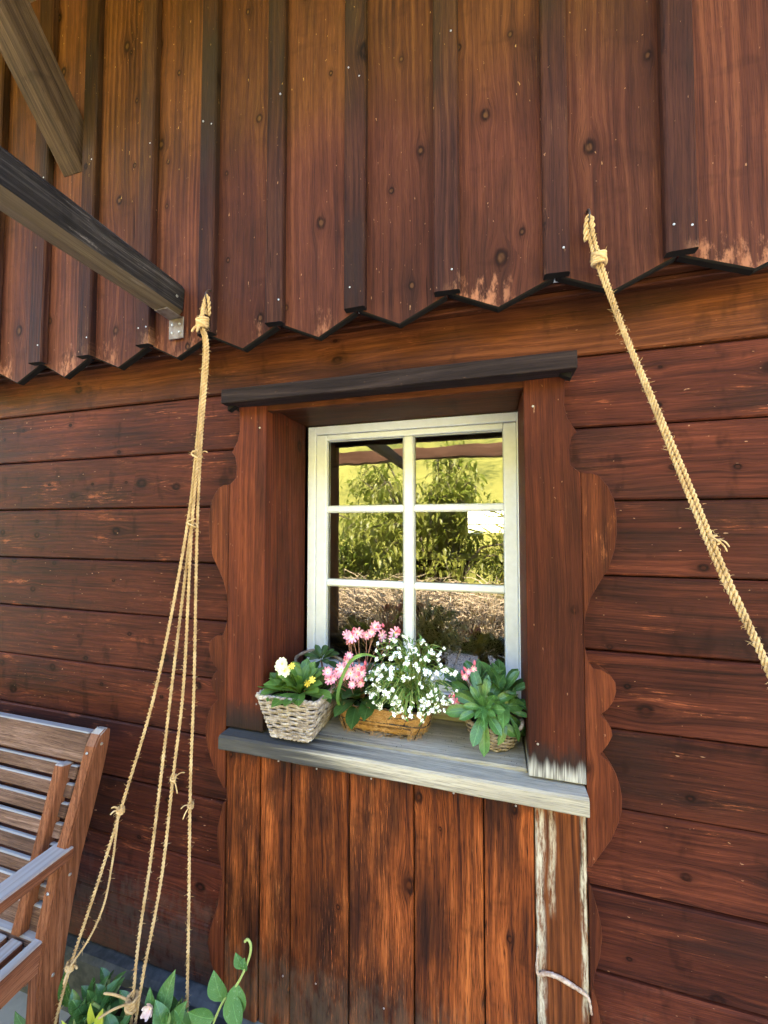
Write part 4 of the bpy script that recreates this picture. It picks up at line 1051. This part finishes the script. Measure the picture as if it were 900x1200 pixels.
pk = empty('pink_lewisia', (-0.38, 0.07, SZ + 0.07), 'plant with pink star flowers and dark leaves at the left of the coir basket', 'plant')
rosette(pk, (-0.372, 0.060, SZ + 0.075), 20, 0.115, 0.07, lewd, 12, 72, face=(-0.1, -0.25, 1.0))
rosette(pk, (-0.335, 0.090, SZ + 0.085), 16, 0.12, 0.08, lewd, 5, 75, face=(0.0, -0.2, 1.0))
A = [(-0.389, 0.016, 1.172), (-0.357, 0.014, 1.157), (-0.414, 0.012, 1.141), (-0.440, 0.008, 1.122), (-0.394, 0.008, 1.140), (-0.371, 0.006, 1.117), (-0.361, 0.010, 1.138), (-0.477, 0.010, 1.068), (-0.384, 0.012, 1.190), (-0.345, 0.012, 1.148), (-0.425, 0.006, 1.125), (-0.352, 0.016, 1.120), (-0.402, 0.004, 1.156), (-0.375, 0.004, 1.148), (-0.446, 0.010, 1.140)]
B = [(-0.399, 0.060, 1.220), (-0.373, 0.055, 1.243), (-0.321, 0.060, 1.262), (-0.301, 0.056, 1.241), (-0.262, 0.060, 1.250), (-0.347, 0.055, 1.238), (-0.270, 0.055, 1.236), (-0.388, 0.05, 1.232), (-0.330, 0.056, 1.248), (-0.405, 0.05, 1.236)]
mb = MB()
for p in A + B: stem(mb, (-0.365 + U(-.02, .02), 0.065, SZ + 0.08), Vector(p) + Vector((0, 0.004, -0.003)), 0.0013)
for p in A + B:
    for _ in range(1):
        stem(mb, Vector(p) + Vector((0, 0.01, -0.03)), Vector(p) + Vector((U(-.015, .015), 0.004, U(-.004, .012))), 0.0009)
mb.build('stem', M['redstem'], pk, True)
for i, p in enumerate(A + B): flower(pk, pinks[i % 3], p, s=U(0.72, 1.12), jit=0.7)
for i in range(26):
    p = Vector(RND.choice(A + B)) + Vector((U(-.022, .022), U(0.0, .012), U(-.014, .018)))
    flower(pk, bud, p, (U(-.4, .4), -0.4, 1), U(0.7, 1.1), 'bud')
gb = MB(); P = catmull([(-0.402, 0.02, 1.035), (-0.405, -0.015, 1.08), (-0.393, -0.022, 1.135), (-0.365, -0.02, 1.19), (-0.325, -0.018, 1.210), (-0.285, -0.015, 1.200)], 8)
V = []; F = []
for i, p in enumerate(P):
    w = 0.0048 * min(1, (len(P) - 1 - i) / 12 + 0.05) * min(1, i / 5 + 0.5)
    t = (P[min(i + 1, len(P) - 1)] - P[max(0, i - 1)]).normalized(); s = t.cross(Vector((0, -1, 0.25))).normalized()
    V += [p - s * w, p + Vector((0, 0.002, 0)), p + s * w]
for i in range(len(P) - 1):
    for k in range(2): F.append((i * 3 + k, i * 3 + k + 1, (i + 1) * 3 + k + 1, (i + 1) * 3 + k))
gb = obj('grass_blade', V, F, M['leaf'], None, True); props(gb, 'single long green blade arching in front of the pink flowers', 'grass blade')

# white lobelia
lb = empty('white_lobelia', (-0.22, 0.08, SZ + 0.07), 'mound of small white flowers spilling over the coir basket', 'plant')
def lobelia_flower():
    mb = MB()
    for (a, L, w) in ((-90, 0.0095, 0.0036), (-35, 0.009, 0.0034), (-145, 0.009, 0.0034), (60, 0.006, 0.0014), (120, 0.006, 0.0014)):
        ca, sa = math.cos(rad(a)), math.sin(rad(a)); V = []
        for t, ww in ((0.0, 0.3), (0.5, 1.0), (0.85, 0.95), (1.0, 0.3)):
            for s in (-1, 1): V.append((L * t * ca - s * w * ww * sa, L * t * sa + s * w * ww * ca, 0.002 * math.sin(3 * t)))
        mb.add(V, [(i * 2, i * 2 + 1, i * 2 + 3, i * 2 + 2) for i in range(3)], 0)
    v, f = tube_vf([(0, 0, -0.009), (0, 0, -0.004), (0, 0, 0.0015)], [0.0008, 0.0013, 0.0020], 6); mb.add(v, f, 1)
    return mesh_of('flower', mb.v, mb.f, None, True, [M['white'], M['stem']], mb.mi)
lobs = [lobelia_flower()]
root = Vector((-0.215, 0.095, SZ + 0.075)); mb = MB(); lv = MB(); spots = []
for i in range(175):
    # a tip on the mound: a dome leaning out over the front
    a = U(0, 2 * math.pi); rr = math.sqrt(U(0.02, 1))
    hx, hz = math.cos(a) * rr, math.sin(a) * rr
    tip = Vector((-0.212 + 0.135 * hx, 0.02 - 0.085 * (1 - rr * rr) + 0.02 * hz + U(-.01, .01), 1.150 + 0.105 * hz))
    mid = root.lerp(tip, 0.55) + Vector((0, -0.01, 0.05 + 0.02 * hz))
    P = catmull([root + Vector((U(-.03, .03), U(-.02, .02), 0)), mid, tip], 7)
    mb.tube(P, [0.0011] * (len(P) - 4) + [0.0009, 0.0008, 0.0007, 0.0006], 4, False)
    spots.append((tip, (tip - mid).normalized(), P))
    for _ in range(7):
        p = P[RND.randrange(4, len(P))]; d = Vector((U(-1, 1), U(-1, 0.4), U(-.6, 1))).normalized()
        l = U(0.010, 0.022); v, f = leaf_vf(l, l * 0.15, 0.6, 0.2, 0.2, 3, 0, False); Mx = frame_matrix(p, d); lv.add([Mx @ Vector(q) for q in v], f)
mb.build('stems', M['stem'], lb); o = lv.build('foliage', M['leaf'], lb); props(o, kind='stuff')
for i, (tip, d, P) in enumerate(spots):
    if i < 125: flower(lb, lobs[0], tip, TOCAM + d * 0.5, U(0.5, 0.82), 'flower', 0.9)
    if i % 5 == 0: flower(lb, lobs[0], P[-4] + Vector((U(-.006, .006), -0.008, 0)), TOCAM, U(0.8, 1.1), 'flower', 0.5)

# ------------------------------------------------------------------ right basket and rosette
rb = empty('wicker_bowl', (0.0, 0.085, SZ), 'small round grey wicker bowl with a handle at the right end of the sill', 'basket')
def round_ring(c, r0, r1, z0, z1, sx=1.0):
    def fn(u, t):
        z = z0 + (z1 - z0) * t; r = r0 + (r1 - r0) * math.sin(t * math.pi / 2)
        if u is None: return Vector((c[0], c[1], z))
        a = u * 2 * math.pi - math.pi / 2; return Vector((c[0] + sx * r * math.cos(a), c[1] + r * math.sin(a), z))
    return fn
fnr = round_ring((0.0, 0.085), 0.048, 0.070, SZ + 0.003, SZ + 0.062)
mb = MB(); weave_basket(mb, fnr, 22, 11, 0, 0, 0.0032, 0.0026); mb.build('weave', M['wicker_g'], rb, True)
mb = MB(); braid(mb, fnr, 1.0, 0.0038, 100, 20); mb.build('rim', M['wicker_g'], rb, True)
V = [fnr(i / 30, 0.0) for i in range(30)] + [fnr(None, 0.8) + (fnr(i / 30, 0.8) - fnr(None, 0.8)) * 0.94 for i in range(30)]
obj('soil', V, [(i, (i + 1) % 30, 30 + (i + 1) % 30, 30 + i) for i in range(30)] + [tuple(range(30, 60))], M['soil'], rb)
mb = MB(); hp = catmull([(0.050, 0.035, SZ + 0.058), (0.064, 0.020, SZ + 0.075), (0.070, 0.030, SZ + 0.085), (0.070, 0.055, SZ + 0.080), (0.066, 0.068, SZ + 0.058)], 6)
mb.tube(hp, 0.0042, 6); mb.build('handle', M['wicker'], rb, True)
sp = empty('green_rosette_plant', (-0.01, 0.07, SZ + 0.05), 'glossy green succulent rosette spilling over the right-hand wicker bowl', 'plant')
rosette(sp, (-0.022, 0.020, 1.090), 22, 0.108, 0.045, lewg, -4, 72, face=(-0.05, -0.95, 0.55))
rosette(sp, (0.020, 0.075, 1.100), 18, 0.120, 0.080, lewg, 8, 70, face=(0.25, -0.25, 1.0))
rosette(sp, (-0.045, 0.085, 1.095), 15, 0.120, 0.080, lewg, 8, 75, face=(-0.1, -0.2, 1.0))
rosette(sp, (0.030, 0.030, 1.085), 9, 0.085, 0.05, lewg, 0, 50, face=(0.7, -0.7, 0.5))
mb = MB()
stem(mb, (-0.02, 0.07, SZ + 0.05), (-0.022, 0.024, 1.088), 0.006); stem(mb, (0.0, 0.08, SZ + 0.05), (0.020, 0.075, 1.10), 0.006); stem(mb, (-0.02, 0.09, SZ + 0.05), (-0.045, 0.085, 1.095), 0.006); stem(mb, (0.01, 0.07, SZ + 0.05), (0.03, 0.03, 1.083), 0.005)
S2 = [(-0.100, 0.020, 1.100), (-0.092, 0.018, 1.094), (-0.103, 0.018, 1.108), (-0.062, 0.05, 1.165), (-0.070, 0.045, 1.155), (-0.05, 0.05, 1.175)]
for p in S2: stem(mb, (-0.03, 0.05, 1.08), p, 0.0011)
mb.build('stem', M['redstem'], sp, True)
for p in S2: flower(sp, pinks[2], p, s=0.6); flower(sp, bud, Vector(p) + Vector((U(-.008, .008), 0, U(0, .01))), (0, -0.3, 1), 1.0, 'bud')

# ------------------------------------------------------------------ planter with glossy leaves under the ropes, and a vine
pb = empty('planter', (-0.86, -0.24, 0), 'low dark planter box beside the bench', 'planter')
mb = MB(); mb.box(-1.085, -0.62, -0.36, -0.345, 0.0, 0.26, 0.003).box(-1.085, -0.62, -0.125, -0.11, 0.0, 0.26, 0.003).box(-1.085, -1.07, -0.344, -0.126, 0.001, 0.259, 0.002).box(-0.635, -0.62, -0.344, -0.126, 0.001, 0.259, 0.002)
mb.build('box', M['terracotta'], pb)
obj('soil', *box_vf(-1.069, -0.636, -0.344, -0.126, 0.01, 0.235), M['soil'], pb)
gl = [leaf_mesh('leaf', M['leaf_g'], L=1.0, W=w, tipw=0.55, fold=fo, curl=cu, spoon=False) for w, fo, cu in ((0.22, 0.25, 0.2), (0.26, 0.2, 0.35), (0.20, 0.3, 0.05))]
gly = leaf_mesh('leaf', M['leaf_y'], L=1.0, W=0.17, tipw=0.55, fold=0.35, curl=0.1, spoon=False)
gp = empty('glossy_shrub', (-0.86, -0.24, 0.235), 'glossy green leaves with one yellow leaf at the foot of the ropes', 'plant')
mb = MB()
for i in range(24):
    bx, by = U(-1.03, -0.70), U(-0.30, -0.17); h = U(0.04, 0.13); topp = Vector((bx + U(-.03, .03), by + U(-.03, .03), 0.245 + h))
    mb.tube(catmull([(bx, by, 0.22), (bx + U(-.01, .01), by, 0.235 + h * 0.5), topp], 4), 0.0035, 5)
    for k in range(6):
        t = 0.35 + 0.65 * k / 5; p = Vector((bx, by, 0.235)).lerp(topp, t); a = k * 2.4 + U(-.4, .4); el = rad(25 + 40 * k / 5 + U(-12, 12))
        d = Vector((math.cos(a) * math.cos(el), math.sin(a) * math.cos(el), math.sin(el))); put('leaf', gl[(i + k) % 3], gp, frame_matrix(p, d, (0, -0.2, 1), U(0.04, 0.072)))
mb.build('stem', M['stem'], gp, True)
for p, d, s in (((-0.930, -0.235, 0.300), (0.25, -0.2, 1), 0.105), ((-0.955, -0.240, 0.290), (-0.5, -0.4, 0.8), 0.10), ((-0.905, -0.235, 0.300), (0.6, -0.2, 0.9), 0.085), ((-0.945, -0.23, 0.30), (-0.1, -0.2, 1), 0.09)): put('leaf', gly, gp, frame_matrix(p, d, (0, -1, 0.3), s))
for p, d, s in (((-0.785, -0.20, 0.355), (0.1, 0.1, 1), 0.088), ((-0.80, -0.2, 0.35), (-0.3, -0.3, 1), 0.07), ((-0.755, -0.2, 0.34), (0.5, -0.1, 1), 0.07), ((-1.06, -0.21, 0.30), (-0.3, -0.3, 1), 0.09), ((-1.12, -0.24, 0.24), (-0.5, -0.4, 0.6), 0.10)):
    put('leaf', gl[1], gp, frame_matrix(p, d, (0, -1, 0.3), s))
wl = flower_mesh('flower', [M['wilt'], M['yellow']], 6, 0.024, 0.008, 2, 0.9)
for p in ((-0.812, -0.21, 0.376),): flower(gp, wl, p, (U(-.5, .5), -0.5, 0.6), 0.62)
vn = empty('climbing_vine', (-0.64, -0.2, 0.235), 'young climbing vine with a curled tip beside the rope foot', 'plant')
mb = MB(); vp = catmull([(-0.675, -0.19, 0.23), (-0.655, -0.195, 0.34), (-0.615, -0.2, 0.440), (-0.572, -0.2, 0.500), (-0.545, -0.2, 0.560), (-0.540, -0.2, 0.590), (-0.548, -0.2, 0.602), (-0.556, -0.2, 0.595)], 6)
mb.tube(vp, 0.0028, 6); mb.build('stem', M['stem'], vn, True)
vl = [leaf_mesh('leaf', M['leaf_g'], L=1.0, W=w, tipw=0.45, fold=0.2, curl=0.2, spoon=False) for w in (0.34, 0.38)]
for p, d, s in (((-0.612, -0.2, 0.445), (-0.35, -0.15, 1), 0.072), ((-0.590, -0.2, 0.475), (0.5, -0.3, -0.9), 0.072), ((-0.575, -0.2, 0.498), (0.15, -0.1, -1), 0.07), ((-0.56, -0.2, 0.53), (0.2, -0.2, 1), 0.035), ((-0.558, -0.2, 0.535), (-0.5, -0.2, 0.9), 0.04),
                ((-0.635, -0.2, 0.40), (-0.8, -0.3, 0.2), 0.065), ((-0.64, -0.2, 0.38), (0.5, -0.4, -0.4), 0.07)): put('leaf', vl[0], vn, frame_matrix(p, d, (0.1, -1, 0.2), s))

# ================================================================== INSIDE THE ROOM
tb = empty('sideboard', (-0.1, 2.9, 0.25), 'low cabinet with a white top seen through the window panes', 'cabinet')
box('cabinet_body', -0.7, 0.5, 2.7, 3.15, 0.25, 1.23, M['soffit'], tb, 0.01); box('cabinet_top', -0.75, 0.55, 2.66, 3.17, 1.232, 1.262, M['whitecloth'], tb, 0.005)
lp = empty('orange_lamp', (0.0, 2.85, 1.263), 'small lamp with an orange shade seen through the window', 'lamp')
v, f = tube_vf([(0.0, 2.85, 1.263), (0, 2.85, 1.275), (0, 2.85, 1.28), (0, 2.85, 1.33)], [0.06, 0.055, 0.012, 0.012], 14); obj('lamp_base', v, f, M['whitecloth'], lp, True)
v, f = tube_vf([(0, 2.85, 1.30), (0, 2.85, 1.35), (0, 2.85, 1.40)], [0.12, 0.095, 0.06], 18, False); obj('lamp_shade', v, f, M['orange'], lp, True)
tw = MB()
for _ in range(420):
    a = Vector((U(-0.52, 0.06), U(0.34, 0.55), U(1.0, 1.12))); d = Vector((U(-1, 1), U(-.3, .3), U(0.0, 1.0))).normalized(); l = U(0.10, 0.32)
    c_ = Vector((U(-1, 1), U(-1, 1), U(-1, 1))) * 0.06
    tw.tube(catmull([a, a + d * l * 0.5 + c_, a + d * l + c_ * 0.3], 4), 0.0011, 3, False)
twg = tw.build('dry_twigs', M['twig'], None); props(twg, 'tangle of thin dry twigs behind the lower panes', 'twigs', kind='stuff')
rod = obj('leaning_pole', *beam_vf((-0.10, 0.62, 0.93), (0.075, 0.62, 1.40), 0.022, 0.03), M['pole'], None); props(rod, 'orange wooden stick leaning behind the lower right pane', 'stick')

# ================================================================== SHRUB behind the viewer (mirrored in the panes)
sh = empty('leafy_shrub', (-1.0, -4.9, 0), 'tall loose shrub with hanging narrow leaves mirrored in the panes', 'shrub')
mb = MB(); lf = MB(); RS = random.Random(5)
for i in range(60):
    a = RS.uniform(0, 6.28); R_ = RS.uniform(0.2, 1.25); H = RS.uniform(1.2, 3.1) * (1.0 - 0.25 * R_ / 1.25)
    b0 = Vector((-1.0 + 0.2 * math.cos(a), -4.9 + 0.2 * math.sin(a), 0)); tip = Vector((-1.05 + R_ * 1.45 * math.cos(a), -4.9 + R_ * 0.7 * math.sin(a), H))
    P = catmull([b0, b0.lerp(tip, 0.5) + Vector((0, 0, 0.45)), tip, tip + Vector((0.28 * math.cos(a), 0.2 * math.sin(a), -0.12))], 8)
    mb.tube(P, [0.02 * (1 - k / len(P)) + 0.004 for k in range(len(P))], 5)
    for _ in range(130):
        k = RS.randrange(4, len(P)); p = P[k] + Vector((RS.gauss(0, .13), RS.gauss(0, .13), RS.gauss(0, .13)))
        d = Vector((RS.uniform(-1, 1), RS.uniform(-1, 1), RS.uniform(-1.0, 0.35))).normalized(); l = RS.uniform(0.07, 0.20)
        v, f = leaf_vf(l, l * 0.17, 0.5, 0.2, 0.35, 3, 0, False); Mx = frame_matrix(p, d); lf.add([Mx @ Vector(q) for q in v], f)
mb.build('trunk', M['bark'], sh, True); o = lf.build('crown', M['shrub'], sh)
for (cx, cy, w_, h_, lab) in ((-2.6, -5.6, 0.9, 1.9, 'low sunlit bush on the left of the tall mirrored shrub'), (0.55, -5.5, 0.95, 1.75, 'low sunlit bush on the right of the tall mirrored shrub')):
    b2 = empty('sunlit_bush', (cx, cy, 0), lab, 'shrub', 'bushes mirrored in the window'); mb = MB(); lf = MB()
    for i in range(40):
        a = RS.uniform(0, 6.28); R_ = RS.uniform(0.1, 1.0); H = RS.uniform(0.5, 1.0) * h_ * (1 - 0.3 * R_)
        b0 = Vector((cx, cy, 0)); tip = Vector((cx + R_ * w_ * math.cos(a), cy + R_ * 0.5 * math.sin(a), H))
        P = catmull([b0, b0.lerp(tip, 0.5) + Vector((0, 0, 0.2)), tip], 7); mb.tube(P, [0.014 * (1 - k / len(P)) + 0.003 for k in range(len(P))], 4)
        for _ in range(95):
            k = RS.randrange(3, len(P)); p = P[k] + Vector((RS.gauss(0, .12), RS.gauss(0, .12), RS.gauss(0, .12)))
            d = Vector((RS.uniform(-1, 1), RS.uniform(-1, 1), RS.uniform(-0.9, 0.6))).normalized(); l = RS.uniform(0.05, 0.15)
            v, f = leaf_vf(l, l * RS.uniform(0.14, 0.26), 0.5, 0.2, 0.35, 3, 0, False); Mx = frame_matrix(p, d); lf.add([Mx @ Vector(q) for q in v], f)
    mb.build('trunk', M['bark'], b2, True); lf.build('crown', M['shrub_b'], b2)

# ================================================================== DRY GRASS CLUMPS in front of the shrub (mirrored in the lower panes)
for ci, (cx, cy, n_, lab) in enumerate(((-2.1, -3.7, 420, 'dry brown grass clump on the left of those mirrored in the panes'), (-1.1, -3.5, 460, 'dry brown grass clump in the middle of those mirrored in the panes'), (-0.1, -3.7, 420, 'dry brown grass clump on the right of those mirrored in the panes'))):
    dg_ = empty('dry_grass_clump', (cx, cy, 0), lab, 'dry grass', 'dry grass clumps mirrored in the window'); mb = MB()
    for _ in range(n_):
        b0 = Vector((cx + RS.gauss(0, .22), cy + RS.gauss(0, .14), 0)); h = RS.uniform(0.3, 0.95); d = Vector((RS.gauss(0, .42), RS.gauss(0, .25), 1))
        P = catmull([b0, b0 + d * h * 0.55, b0 + d * h * 0.85 + Vector((d.x * 0.35, d.y * 0.3, -0.05 * RS.random())), b0 + d * h + Vector((d.x * 0.9, d.y * 0.5, -0.35 * RS.random()))], 3)
        mb.tube(P, [0.006] * (len(P) - 3) + [0.005, 0.004, 0.002], 3, False)
    o = mb.build('blades', M['twig'], dg_); props(o, kind='stuff')

bt = empty('bare_tree', (0.3, 6.5, 0), 'bare branches seen through the far window of the room', 'tree'); mb = MB()
mb.tube([(0.3, 6.5, 0), (0.32, 6.5, 1.0), (0.28, 6.5, 2.2), (0.3, 6.5, 3.0)], [0.09, 0.07, 0.05, 0.03], 7)
mb.build('trunk', M['bark'], bt, True); mb = MB()
for _ in range(70):
    z = RS.uniform(0.9, 2.6); a = RS.uniform(0, 6.28); p = Vector((0.3, 6.5, z)); d = Vector((math.cos(a), math.sin(a) * 0.6, RS.uniform(-0.1, 0.9))); l = RS.uniform(0.5, 1.5)
    mb.tube(catmull([p, p + d * l * 0.5 + Vector((RS.gauss(0, .1), 0, RS.gauss(0, .1))), p + d * l + Vector((RS.gauss(0, .2), 0, RS.gauss(0, .15)))], 4), [0.018] * 4 + [0.013, 0.010, 0.008, 0.006, 0.004], 4, False)
mb.build('branches', M['bark'], bt)
# pale dry tendril stuck to the lower right casing board
td = MB(); P = catmull([(0.092, -0.036, 0.60), (0.090, -0.036, 0.545), (0.108, -0.037, 0.549), (0.130, -0.038, 0.550), (0.160, -0.038, 0.541), (0.192, -0.037, 0.524), (0.199, -0.037, 0.49)], 7)
td.tube(P, [0.0016 + 0.0026 * math.sin(math.pi * i / (len(P) - 1)) + U(0, .0012) for i in range(len(P))], 6)
td = td.build('dry_tendril', M['tendril'], None, True); props(td, 'pale dry tendril clinging to the board under the right end of the sill', 'tendril')

# crumbs of soil and dead petals on the sill
cr = MB()
for _ in range(170):
    x, y = RND.choice(((-0.08, 0.06), (-0.16, 0.05), (0.03, 0.0), (-0.42, 0.0), (-0.3, 0.0)))
    p = Vector((x + RND.gauss(0, .045), min(0.15, max(-0.008, y + RND.gauss(0, .03))), 0.9765)); r_ = U(0.0006, 0.0022)
    if not (-0.615 < p.x < 0.07): continue
    cr.add([p + Vector((U(-1, 1) * r_, U(-1, 1) * r_, 0)) for _k in range(3)] + [p + Vector((0, 0, r_))], [(0, 1, 3), (1, 2, 3), (2, 0, 3)])
cr = cr.build('soil_crumbs', M['soil'], None); props(cr, 'dark crumbs of soil scattered on the window sill', 'soil crumbs', kind='stuff')
